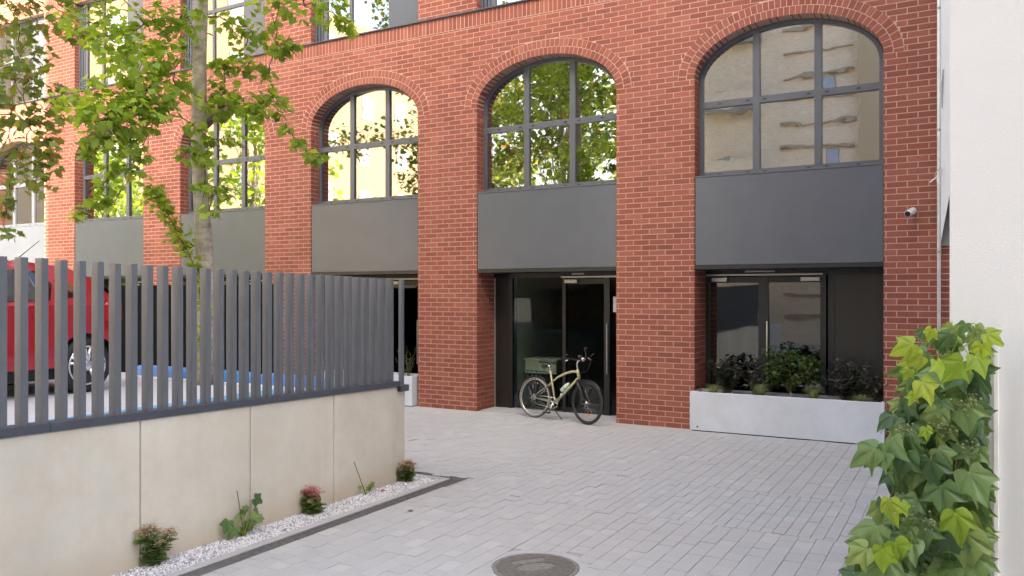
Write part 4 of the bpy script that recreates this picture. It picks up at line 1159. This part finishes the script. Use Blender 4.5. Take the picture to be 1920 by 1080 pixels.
# ------------------------------------------------------------------ plants in the gravel
def sedum(x, y, label, h, wd, petal, seed, lush=1):
    r_ = random.Random(seed); t = thing('stonecrop', (x, y, 0), label, 'plant', 'stonecrops in the gravel')
    b = MB(); Ms = []; Pm = []
    for k in range(12):
        a = r_.uniform(0, 6.28); e = math.sqrt(r_.random())*wd; top = Vector((x+math.cos(a)*e*.6+.02, y+math.sin(a)*e, h*r_.uniform(.72, 1.0)*(1-.25*e/wd)))
        base = Vector((x+r_.gauss(0, .02), y+r_.gauss(0, .02), -.01)); pts = curve_pts(base, top, .0, 4, r_, .008); b.tube(pts, .004, 5)
        for q_ in range(int(11*lush)):
            e2 = r_.uniform(.05, .88); i = min(3, int(e2*4)); p_ = pts[i].lerp(pts[i+1], e2*4-i); az = r_.uniform(0, 6.28)
            Ms.append(leafM(p_, (math.cos(az), math.sin(az), .25), (r_.gauss(0, .3), r_.gauss(0, .3), 1), r_.uniform(.06, .10)))
        for q_ in range(60):
            d = Vector((r_.gauss(0, .026), r_.gauss(0, .026), r_.gauss(0, .010))); az = r_.uniform(0, 6.28)
            Pm.append(leafM(top+d, (math.cos(az), math.sin(az), .4), (r_.gauss(0, .4), r_.gauss(0, .4), 1), r_.uniform(.018, .030)))
    b.build('stems', 'leaf_sedum', t, kind='stuff'); plant_leaves(t, Ms, fleshy, 'leaf_sedum', 40, rest='foliage'); plant_leaves(t, Pm, oval, petal, 0, rest='flower_heads')
s1 = onZ(283, 1058); s2 = onZ(582, 962); s3 = onZ(764, 901)
sedum(s1.x+.02, s1.y, 'tallest stonecrop with pale pink heads, covering a wall panel joint', .34, .14, 'petal', 1)
sedum(s2.x, s2.y, 'compact stonecrop with a rose pink flat head in the gravel', .27, .11, 'petal_pink', 2, 1.2)
sedum(s3.x, s3.y-.02, 'stonecrop with brownish heads at the concrete wall end', .26, .09, 'petal', 3, 1.1)
def seedling(x, y, label, leaves, seed, cane=None):
    r_ = random.Random(seed); t = thing('vine_seedling', (x, y, 0), label, 'plant'); b = MB()
    for k in range(4): set_ = None
    by = [[], []]
    for du, dv, s, a, yg in leaves:
        p_ = Vector((x+r_.uniform(-.04, .03), y+du, max(.02, dv))); b.tube(curve_pts((x, y, -.01), p_, .03, 4, r_, .008), .003, 5)
        by[yg].append(leafM(p_, (r_.uniform(-.1, .5), math.sin(a), -math.cos(a)), (.8, -.6+r_.gauss(0, .3), .5), s))
    b.build('stems', 'leaf_vine', t, kind='stuff')
    for k in (0, 1):
        if by[k]: plant_leaves(t, by[k], ivy[k*2], 'leaf_ivy' if k == 0 else 'leaf_sedum', 100, rest='foliage')
    if cane:
        q = MB(); q.tube([(x, y+cane[0], 0), (x-.02, y+cane[1], cane[2])], .004, 6); q.build('cane', 'twig', t)
s4 = onZ(458, 1006)
seedling(s4.x, s4.y, 'young ivy with dark lobed leaves and a thin cane in the gravel',
         [(-.17, .17, .10, -.5, 0), (-.10, .10, .11, -.6, 0), (.11, .30, .10, 1.0, 0), (.0, .07, .09, 0, 0), (.03, .22, .07, .2, 1), (.06, .17, .09, .4, 1), (.10, .14, .08, .8, 1), (.14, .17, .08, 1.1, 1), (.04, .12, .09, .3, 1), (.08, .08, .07, .6, 1), (-.02, .18, .06, -.3, 1), (.17, .12, .06, 1.2, 1), (.02, .25, .05, 0, 1)], 5, (0, -.06, .40))
s5 = onZ(686, 927)
seedling(s5.x, s5.y, 'withered little vine with a slanting bare cane by the wall', [(.06, .10, .06, .7, 1), (.03, .07, .05, .3, 1), (-.05, .09, .04, -.5, 1), (.1, .08, .05, 1, 1)], 6, (0, -.16, .36))
s6 = Vector((-5.30, 3.05, 0))
seedling(s6.x, s6.y, 'dark broad-leaved seedling at the near end of the gravel', [(0, .12, .13, .2, 0), (.12, .11, .12, .9, 0), (-.1, .10, .12, -.7, 0), (.05, .06, .1, .4, 0)], 7)

plain('dry_leaf', (.20, .12, .05), .8)
r_ = random.Random(50)
dry = leafmesh('fallen_leaf', maple, 'dry_leaf')
for x, y, lab in ((-5.20, 4.22, 'brown fallen leaf on the gravel beside the tallest stonecrop'), (-5.16, 5.15, 'brown fallen leaf on the gravel beyond the young ivy'), (-5.3, 6.7, 'brown fallen leaf on the gravel near the wall end'), (-4.62, 6.2, 'dry fallen leaf on the paving beside the drain'), (-3.6, 9.3, 'dry fallen leaf on the open paving before the brick pier')):
    a = r_.uniform(0, 6.28); m_ = leafM(Vector((x, y, .012 if x < -5 else .008)), (math.cos(a), math.sin(a), .05), (r_.gauss(0, .15), r_.gauss(0, .15), 1), r_.uniform(.045, .065))
    tag(put(bpy.data.objects.new('fallen_leaf', dry), None, m_), lab, 'leaf', 'fallen leaves')
# ------------------------------------------------------------------ the bicycle
ra = Vector((onZ(1001, 783).x, onZ(1001, 783).y, 0)); fa = onZ(1106, 797)
ang = math.atan2(fa.y-ra.y, fa.x-ra.x)
bk = thing('bicycle', (ra.x, ra.y, 0), 'cream and black trekking bicycle leaning on its kickstand before the entrance', 'bicycle')
WBs = 1.10; RW = .343
LEAN = Matrix.Rotation(R(-4.5), 4, 'X')
BM = Matrix.Translation((ra.x, ra.y, 0)) @ Matrix.Rotation(ang, 4, 'Z') @ LEAN       # local: x forward, y left, z up
class BB(MB):
    def build(s, name, mat, parent=None, smooth=True, kind=None, M_=None):
        s.v = [(M_ or BM) @ q for q in s.v]; return MB.build(s, name, mat, parent, smooth, kind)
rax = Vector((0, 0, RW)); fax = Vector((WBs, 0, RW)); bbk = Vector((.44, 0, .285)); seat_t = Vector((.305, 0, .80)); sp0 = Vector((.315, 0, .74))
ht, hb = Vector((.865, 0, .855)), Vector((.905, 0, .715))
STEER = Matrix.Translation(hb) @ Matrix.Rotation(R(-8), 4, (ht-hb).normalized()) @ Matrix.Translation(-hb)
FM = BM @ STEER
def wheel(c, Mx, wall):
    q = BB(); q.torus(c, (0, 1, 0), RW-.020, .019, 44, 8); w_ = q.build('wheel', 'rubber', bk, M_=Mx)
    if wall:
        q = BB()
        for s in (-1, 1): q.torus(c+Vector((0, s*.014, 0)), (0, 1, 0), RW-.024, .013, 44, 6, .007)
        q.build('tyre_wall', 'tyre_wall', w_, M_=Mx)
    q = BB(); q.torus(c, (0, 1, 0), RW-.046, .011, 44, 6, .012); q.build('rim', 'alloy' if wall else 'bike_black', w_, M_=Mx)
    q = BB(); q.tube([c+Vector((0, -.045, 0)), c+Vector((0, .045, 0))], .022, 12); q.build('hub', 'chrome', w_, M_=Mx)
    q = BB()
    for k in range(28):
        a = 2*math.pi*k/28; s = 1 if k % 2 else -1; b_ = a + (.9 if (k//2) % 2 else -.9)
        q.tube([c+Vector((math.cos(b_)*.02, s*.028, math.sin(b_)*.02)), c+Vector((math.cos(a)*(RW-.05), 0, math.sin(a)*(RW-.05)))], .0013, 4)
    q.build('spokes', 'chrome', w_, kind='stuff', M_=Mx)
    return w_
wheel(rax, BM, True); fwl = wheel(fax, FM, False)
q = BB(); c_ = fax+Vector((.03, .0, -.19)); q.bbox(c_.x-.035, c_.x+.035, -.006, .006, c_.z-.018, c_.z+.018, .003); q.build('reflector', 'amber', fwl, False, M_=FM)
q = BB(); q.tube([bbk, seat_t], .016, 10)
q.tube([bbk, hb+Vector((.002, 0, .02))], [.021, .021], 10)
q.tube([Vector((.352, 0, .62)), Vector((.47, 0, .705)), Vector((.62, 0, .775)), Vector((.76, 0, .815)), ht+Vector((.010, 0, -.035))], [.016, .017, .019, .021, .022], 10)
q.tube([hb, ht], .024, 12); q.build('frame', 'bike_cream', bk); q = BB()
for s in (-1, 1):
    q.tube([bbk+Vector((-.03, s*.03, 0)), rax+Vector((.0, s*.06, 0))], .009, 8)
    q.tube([Vector((.352, s*.018, .61)), rax+Vector((0, s*.06, 0))], .0085, 8)
q.build('rear_stays', 'bike_grey', bk)
q = BB(); cr = hb-Vector((-.004, 0, .03)); q.tube([cr+Vector((0, -.06, 0)), cr+Vector((0, .06, 0))], .017, 8)
for s in (-1, 1):
    q.tube([cr+Vector((0, s*.058, .01)), cr.lerp(fax, .45)+Vector((.01, s*.058, 0)), fax+Vector((0, s*.055, 0))], [.016, .017, .011], 9)
fk = q.build('fork', 'bike_black', bk, M_=FM)
q = BB()
for s in (-1, 1): q.tube([cr+Vector((.002, s*.058, -.03)), cr.lerp(fax, .33)+Vector((.006, s*.058, 0))], .0125, 9)
q.build('stanchion', 'chrome', fk, M_=FM)
hs = ht+Vector((-.02, 0, .10)); hc = hs+Vector((.07, 0, .06))
q = BB(); q.tube([ht, hs, hc], [.016, .016, .014], 10); q.build('stem', 'chrome', bk, M_=FM)
q = BB(); hbp = [hc+Vector(p_) for p_ in ((-.10, .30, .02), (-.06, .22, .025), (0, .08, .0), (0, -.08, .0), (-.06, -.22, .025), (-.10, -.30, .02))]
q.tube(hbp, .012, 9); hd = q.build('handlebar', 'bike_black', bk, M_=FM)
for s in (1, -1):
    q = BB(); a, b = (hbp[0], hbp[1]) if s == 1 else (hbp[5], hbp[4]); q.tube([a+(a-b)*.1, b], .017, 9); q.build('grip', 'bike_black', hd, M_=FM)
    q = BB(); q.tube([b+Vector((0, 0, 0)), b+Vector((.05, s*.02, -.02)), b+Vector((.03, s*.09, -.05))], .006, 6); q.build('brake_lever', 'chrome', hd, M_=FM)
    q = BB(); q.tube([a, a+Vector((.05, 0, .03)), a+Vector((.12, -s*.01, .07))], .011, 8); q.build('bar_end', 'bike_black', hd, M_=FM)
q = BB(); q.lathe(hc+Vector((.06, 0, .01)), (1, 0, -.1), [(.02, -.03), (.032, 0), (.034, .03), (.025, .034)], 14); q.build('headlight', 'chrome', bk, M_=FM)
q = BB(); q.bbox(hc.x-.03, hc.x+.03, -.03, .03, hc.z+.03, hc.z+.075, .01); q.tube([hc+Vector((0, 0, .01)), hc+Vector((0, 0, .04))], .01, 6); q.build('phone_mount', 'bike_black', hd, M_=FM)
q = BB(); q.tube([hc+Vector((.02, .10, .0)), hc+Vector((.02, .11, .12))], .006, 6); q.lathe(hc+Vector((.015, .11, .16)), (-1, 0, 0), [(.002, -.006), (.04, -.004), (.04, .004), (.002, .006)], 16); q.build('mirror', 'bike_black', hd, M_=FM)
q = BB()
for s in (-1, 1):
    q.tube([hc+Vector((0, s*.16, 0)), hc+Vector((.14, s*.10, -.02)), hc+Vector((.13, s*.03, -.18)), ht+Vector((.03, s*.02, -.06))], .003, 5)
q.build('cables', 'bike_black', bk, kind='stuff', M_=FM)
q = BB(); q.tube([seat_t, seat_t+Vector((-.045, 0, .13))], .0135, 10); q.build('seat_post', 'chrome', bk)
sd = seat_t+Vector((-.05, 0, .15)); secs = [(-.15, .075, .0), (-.13, .085, .012), (-.06, .075, .008), (.02, .035, 0), (.09, .022, -.002), (.135, .018, -.012)]
v, f = [], []
for x, wd, z in secs:
    for a, b in ((-1, -.018), (-.9, .008), (0, .016), (.9, .008), (1, -.018), (.5, -.035), (-.5, -.035)): v.append(sd+Vector((x, a*wd, z+b)))
for i in range(len(secs)-1):
    for k in range(7): f.append((i*7+k, i*7+(k+1) % 7, (i+1)*7+(k+1) % 7, (i+1)*7+k))
f += [tuple(range(6, -1, -1)), tuple((len(secs)-1)*7+k for k in range(7))]
q = BB(); q.add(v, f); q.build('saddle', 'bike_black', bk)
def arcp(c, r_, a0, a1, n_): return [c+Vector((math.cos(R(a0+(a1-a0)*i/n_))*r_, 0, math.sin(R(a0+(a1-a0)*i/n_))*r_)) for i in range(n_+1)]
for c, a0, a1, Mx in ((rax, 55, 205, BM), (fax, 40, 190, FM)):
    q = BB(); P = arcp(c, RW+.02, a0, a1, 16); v, f = [], []
    for p_ in P:
        d = (p_-c).normalized(); v += [p_+Vector((0, -.024, 0))-d*.012, p_+Vector((0, -.014, 0)), p_+Vector((0, .014, 0)), p_+Vector((0, .024, 0))-d*.012]
    for i in range(16):
        for k in range(3): f.append((i*4+k, i*4+k+1, i*4+k+5, i*4+k+4))
    q.add(v, f); q.build('mudguard', 'bike_black', bk, M_=Mx)
q = BB()
rk = .775
for s in (-1, 1):
    q.tube([(.20, s*.055, rk), (-.22, s*.06, rk), (-.24, s*.05, rk-.02)], .006, 6)
    for e in (.06, -.05, -.16): q.tube([rax+Vector((0, s*.065, .02)), (e, s*.058, rk)], .005, 6)
for e in (.2, .1, 0, -.1, -.22): q.tube([(e, -.058, rk), (e, .058, rk)], .005, 6)
q.tube([(.2, 0, rk), seat_t+Vector((.02, 0, -.06))], .005, 6); q.build('luggage_rack', 'bike_black', bk)
q = BB(); q.bbox(.13, .21, -.03, .03, rk+.06, rk+.12, .01); q.tube([(.17, 0, rk), (.17, 0, rk+.07)], .006, 6); q.tube([(.17, 0, rk+.1), seat_t+Vector((-.02, 0, .05))], .005, 6); q.build('lock', 'bike_black', bk)
q = BB(); q.torus(bbk+Vector((0, -.052, 0)), (0, 1, 0), .088, .006, 30, 6, .003)
for k in range(5):
    a = k*1.2566; q.tube([bbk+Vector((0, -.052, 0)), bbk+Vector((math.cos(a)*.088, -.052, math.sin(a)*.088))], .006, 6)
q.build('chainring', 'chrome', bk)
for s, sg in ((-1, 1), (1, -1)):
    e = bbk+Vector((-.06*sg, s*.075, -.158*sg)); q = BB(); q.tube([bbk+Vector((0, s*.06, 0)), e], [.012, .009], 8); ck = q.build('crank', 'chrome', bk)
    q = BB(); T_ = Matrix.Translation(e+Vector((0, s*.055, 0))); q.bbox(-.045, .045, -.045, .045, -.011, .011, .004, T_); q.build('pedal', 'bike_black', ck, False)
q = BB(); P = [bbk+Vector((0, -.05, .088)), rax+Vector((0, -.05, .038))]; q.tube(P, .004, 5); P = [bbk+Vector((0, -.05, -.088)), rax+Vector((.04, -.05, -.10))]; q.tube(P, .004, 5); q.build('chain', 'steel', bk)
q = BB(); q.lathe(rax+Vector((0, -.034, 0)), (0, -1, 0), [(.055, 0), (.05, .006), (.04, .012), (.03, .02)], 20); q.build('cassette', 'steel', bk)
q = BB(); q.tube([rax+Vector((0, -.06, -.01)), rax+Vector((.02, -.06, -.07)), rax+Vector((.035, -.06, -.14))], .01, 7); q.build('derailleur', 'bike_black', bk)
q = BB(); dt = bbk.lerp(hb, .52)+Vector((-.045, 0, .052)); dd = (hb-bbk).normalized()
q.lathe(dt-dd*.1, dd, [(.034, 0), (.036, .02), (.036, .12), (.03, .15), (.02, .165), (.02, .19)], 16); q.build('bottle', 'bottle_pale', bk)
q = BB(); q.torus(dt-dd*.02, dd, .038, .004, 18, 5); q.tube([dt-dd*.11, dt-dd*.11+Vector((.04, 0, -.03))], .006, 5); q.build('bottle_cage', 'bike_black', bk)
# kickstand foot stands on the ground, on the camera side
k0 = BM @ (bbk+Vector((-.08, -.03, -.03))); k1 = onZ(1053, 787); k1.z = .008
q = MB(); q.tube([k0, k1+Vector((0, 0, .004)), k1+Vector((.015, -.02, -.002))], [.008, .008, .01], 7); q.build('kickstand', 'bike_black', bk, True)

# ------------------------------------------------------------------ the red car on the deck
CX, CY = -8.62, 5.58           # outer face of its right side, rear axle
car = thing('parked_car', (CX-.88, CY-1.2, DZ), 'red hatchback parked on the deck behind the slat fence', 'car')
HW = .88; XC = CX-HW           # centre line
prof = [(-3.55, .42), (-3.6, .62), (-3.45, .80), (-2.75, .98), (-2.45, 1.06), (-1.85, 1.40), (-1.2, 1.485), (-.6, 1.49), (-.15, 1.44), (.10, 1.33), (.32, 1.12), (.50, .96), (.58, .72), (.60, .50), (.55, .32)]
low = [(-3.4, .24), (-2.98, .22), (-.42, .20), (.45, .26)]
belt = lambda z: HW*(1-.0*z) if z < .98 else HW - (z-.98)*.42
NS = 9
v, f = [], []
for y, z in prof:
    hw = belt(z); tt = 1.0
    rnd_ = .14 if (y > .3 or y < -3.2) else .03
    for i in range(NS):
        e = -1+2*i/(NS-1); yy = y - (abs(e)**3)*rnd_*(1.6 if y > 0 else -1.6) if rnd_ > .05 else y
        zz = z - (abs(e)**4)*(.03 if z > 1.0 else .0)
        v.append((XC+e*hw, CY+yy, DZ+zz))
k = len(prof)
for j in range(k-1):
    for i in range(NS-1): f.append((j*NS+i, j*NS+i+1, (j+1)*NS+i+1, (j+1)*NS+i))
q = MB(); q.add(v, f)
# side skins with a wheel-arch opening
arch = lambda c, r_=.365: [(c+r_*math.cos(math.pi*(1-i/12)), .305+r_*math.sin(math.pi*(1-i/12))) for i in range(13)]
bottom = [(-3.45, .24)] + arch(-2.62) + arch(0) + [(.42, .28)]
ys = sorted(set([round(a, 4) for a, b in bottom] + [-3.3, -1.9, -1.3, -.8, -.55, .41]))
def bot(y):
    for (a, b), (c_, d_) in zip(bottom[:-1], bottom[1:]):
        if a <= y <= c_: return b if c_-a < 1e-6 else b+(d_-b)*(y-a)/(c_-a)
    return .26
for s in (-1, 1):
    rows = []
    for y in ys:
        b = bot(y); rows.append([(XC+s*(HW*(.985 if h == 0 else 1.0 if h < 3 else .995) - (.10*max(0, (y-.2)/.25)**2 if y > .2 else 0)), CY+y, DZ+b+(.99-b)*h/4) for h in range(5)])
    vv = [p_ for r_ in rows for p_ in r_]; ff = []
    for i in range(len(ys)-1):
        for h in range(4): a = i*5+h; ff.append((a, a+5, a+6, a+1) if s > 0 else (a, a+1, a+6, a+5))
    q.add(vv, ff)
def ptop(y):
    for (a, b), (c_, d_) in zip(prof[:-1], prof[1:]):
        if a <= y <= c_ and c_ > a: return b+(d_-b)*(y-a)/(c_-a)
    return .98
for s in (-1, 1):
    gy = [-2.75, -2.45, -2.1, -1.85, -1.2, -.6, -.15, .10, .32, .46]; vv = []; ff = []
    for y in gy:
        zt = max(.985, ptop(y)-.03)
        for h in range(4): z = .985+(zt-.985)*h/3; vv.append((XC+s*(belt(z)-(.10*max(0, (y-.2)/.25)**2 if y > .2 else 0)), CY+y, DZ+z))
    for i in range(len(gy)-1):
        for h in range(3): a = i*4+h; ff.append((a, a+4, a+5, a+1) if s > 0 else (a, a+1, a+5, a+4))
    q.add(vv, ff)
q.build('body', 'car_paint', car, True)
q = MB(); q.box(XC-HW+.12, XC+HW-.12, CY-3.3, CY+.4, DZ+.17, DZ+.80)
for c_ in (-2.62, 0): pass
q.build('underbody', 'black_metal', car)
for s in (-1, 1):
    for P in ([(-2.2, 1.03), (-1.28, 1.03), (-1.28, 1.36), (-1.70, 1.33)], [(-1.20, 1.03), (-.42, 1.04), (-.36, 1.22), (-.48, 1.36), (-1.20, 1.38)], [(-.30, 1.06), (.02, 1.10), (-.18, 1.24), (-.32, 1.27)]):
        q = MB(); q.prism(P, lambda a, b, d, s=s: (XC+s*(belt(b)+.012-d), CY+a, DZ+b), 0, .02); q.build('side_window', 'car_glass', car)
    q = MB(); q.bbox(XC+s*HW-.03, XC+s*HW+.03, CY+.20, CY+.42, DZ+.78, DZ+1.02, .03); q.build('tail_light', 'lamp_red', car)
    q = MB(); q.bbox(XC+s*(HW+.09)-.08, XC+s*(HW+.09)+.08, CY-2.15, CY-2.02, DZ+.98, DZ+1.12, .03); q.build('mirror', 'car_paint', car)
    q = MB(); q.bbox(XC+s*(HW+.008)-.014, XC+s*(HW+.008)+.014, CY-.62, CY-.44, DZ+.86, DZ+.89, .005); q.build('door_handle', 'car_paint', car)
    for yw in (-2.62, 0):
        c_ = Vector((XC+s*(HW-.115), CY+yw, DZ+.308)); ax = (s, 0, 0)
        q = MB(); q.lathe(c_, ax, [(.20, .095), (.215, .105), (.27, .105), (.295, .09), (.308, .06), (.308, -.06), (.295, -.1), (.2, -.1)], 36); wh = q.build('wheel', 'rubber', car, True)
        q = MB()
        for a in (-.045, -.02, .005, .03): q.torus(c_+Vector((s*a, 0, 0)), ax, .3075, .003, 36, 4)
        q.build('tread', 'black_metal', wh)
        q = MB(); q.torus(c_+Vector((s*.10, 0, 0)), ax, .212, .014, 36, 6)
        for k_ in range(5):
            a = k_*2*math.pi/5+.3
            for da in (-.17, .17):
                q.tube([c_+Vector((s*.105, .05*math.cos(a), .05*math.sin(a))), c_+Vector((s*.10, .21*math.cos(a+da), .21*math.sin(a+da)))], [.026, .019], 7)
        q.lathe(c_, ax, [(.06, .09), (.06, .118), (.03, .122)], 18); q.build('rim', 'alloy', wh, True)
        q = MB(); q.lathe(c_, ax, [(.19, .03), (.19, .035)], 24); q.build('brake_disc', 'black_metal', wh)
q = MB(); q.prism([(-.62, .12), (.62, .12), (.55, .30), (-.55, .30)], lambda a, b, d: (XC+a, CY+.53-(b-.12)*1.05+d, DZ+.95+b), 0, .02); q.build('rear_window', 'car_glass', car)
q = MB(); a = XC+.25; q.tube([(a, CY-.45, DZ+1.485), (a, CY-.18, DZ+1.72)], [.006, .003], 6); q.build('aerial', 'black_metal', car)
for u in (222, 300, 318):
    pass

# ------------------------------------------------------------------ what stands behind the camera and shows in the panes
tb = thing('apartment_block', (8, -11, 0), 'tall beige apartment block mirrored in the end window', 'building')
q = MB(); q.prism([(-10.5, -11), (30, -11), (30, -26), (-2, -26)], lambda a, b, d: (a, b, d), -.05, 29); q.build('wall', 'beige_render', tb)
q = MB(); q.box(-3.9, -2.0, -11.0+.003, -10.6, -.05, 29); q.build('stair_shaft', 'cream_render', tb)
for fl in range(9):
    z = 1.2+fl*3.05
    for x in (-9.4, -5.0, -.6, 2.2, 5.6, 9.2):
        q = MB(); q.box(x-.27, x+.27, -11.03, -10.97, z, z+.8); wn = q.build('window', 'dark_beige', tb)
        q = MB(); q.box(x-.22, x+.22, -10.967, -10.955, z+.05, z+.75); q.build('pane', 'far_glass', wn)
    for dz in (.0, 1.02, 2.04): q = MB(); q.box(-6.9, -4.1, -10.997, -10.85, z+dz-.14, z+dz-.05); q.build('balcony_shade_bar', 'dark_beige', tb)  # thin darker bars stand in for the rows of balcony shadows
    q = MB(); q.box(-10.2, -7.8, -10.995, -10.3, z-.35, z-.22); bl = q.build('balcony', 'grey_render', tb)
    q = MB(); q.box(-10.2, -7.8, -10.32, -10.29, z-.2, z+.6); q.build('parapet', 'beige_render', bl)
cbu = thing('cream_building', (-38, -20, 0), 'sunlit cream apartment house mirrored in the middle windows', 'building')
q = MB(); q.box(-60, -37, -34, 2, -.05, 21); q.build('wall', 'cream_render', cbu)
for fl in range(6):
    for k in range(9):
        y = -32+k*3.8; q = MB(); q.box(-37.02, -36.97, y, y+1.2, 1.3+fl*3.3, 2.9+fl*3.3); wn = q.build('window', 'white_paint', cbu)
        q = MB(); q.box(-36.965, -36.955, y+.08, y+1.12, 1.38+fl*3.3, 2.82+fl*3.3); q.build('pane', 'far_glass', wn)
rr = random.Random(77)
for i, (x, y, h, lab) in enumerate(((-14.8, -6, 13.5, 'broad sunlit tree mirrored in the second arched window'), (-24, 2.5, 9.5, 'tall sunlit tree mirrored in the far windows'), (-31, 3, 8, 'yellow green sunlit tree mirrored in the farthest window'), (-22, -11, 16, 'high dark tree far behind the courtyard mirrored in the panes'))):
    tr = [Vector((x, y, -.05))]+[Vector((x+rr.gauss(0, .08), y+rr.gauss(0, .08), h*e)) for e in (.2, .4, .6, .8, .95)]
    cl = []
    for k in range((90, 40, 40, 80)[i]):
        a = rr.uniform(0, 6.28); e = math.sqrt(rr.random())*3.3; zz = rr.uniform(.28, 1.0)*h; s = 1-.6*abs(zz/h-.6)/.4
        cl.append((Vector((x+math.cos(a)*e*s, y+math.sin(a)*e*s, zz)), 1.1, 62, rr.choice([1, 2, 3])))
    make_tree('courtyard_tree', lab, tr, [.2, .17, .14, .1, .07, .02], cl, .30, 'leaf_tree' if i in (1, 2) else 'leaf_tree_dark', 100+i, 0)
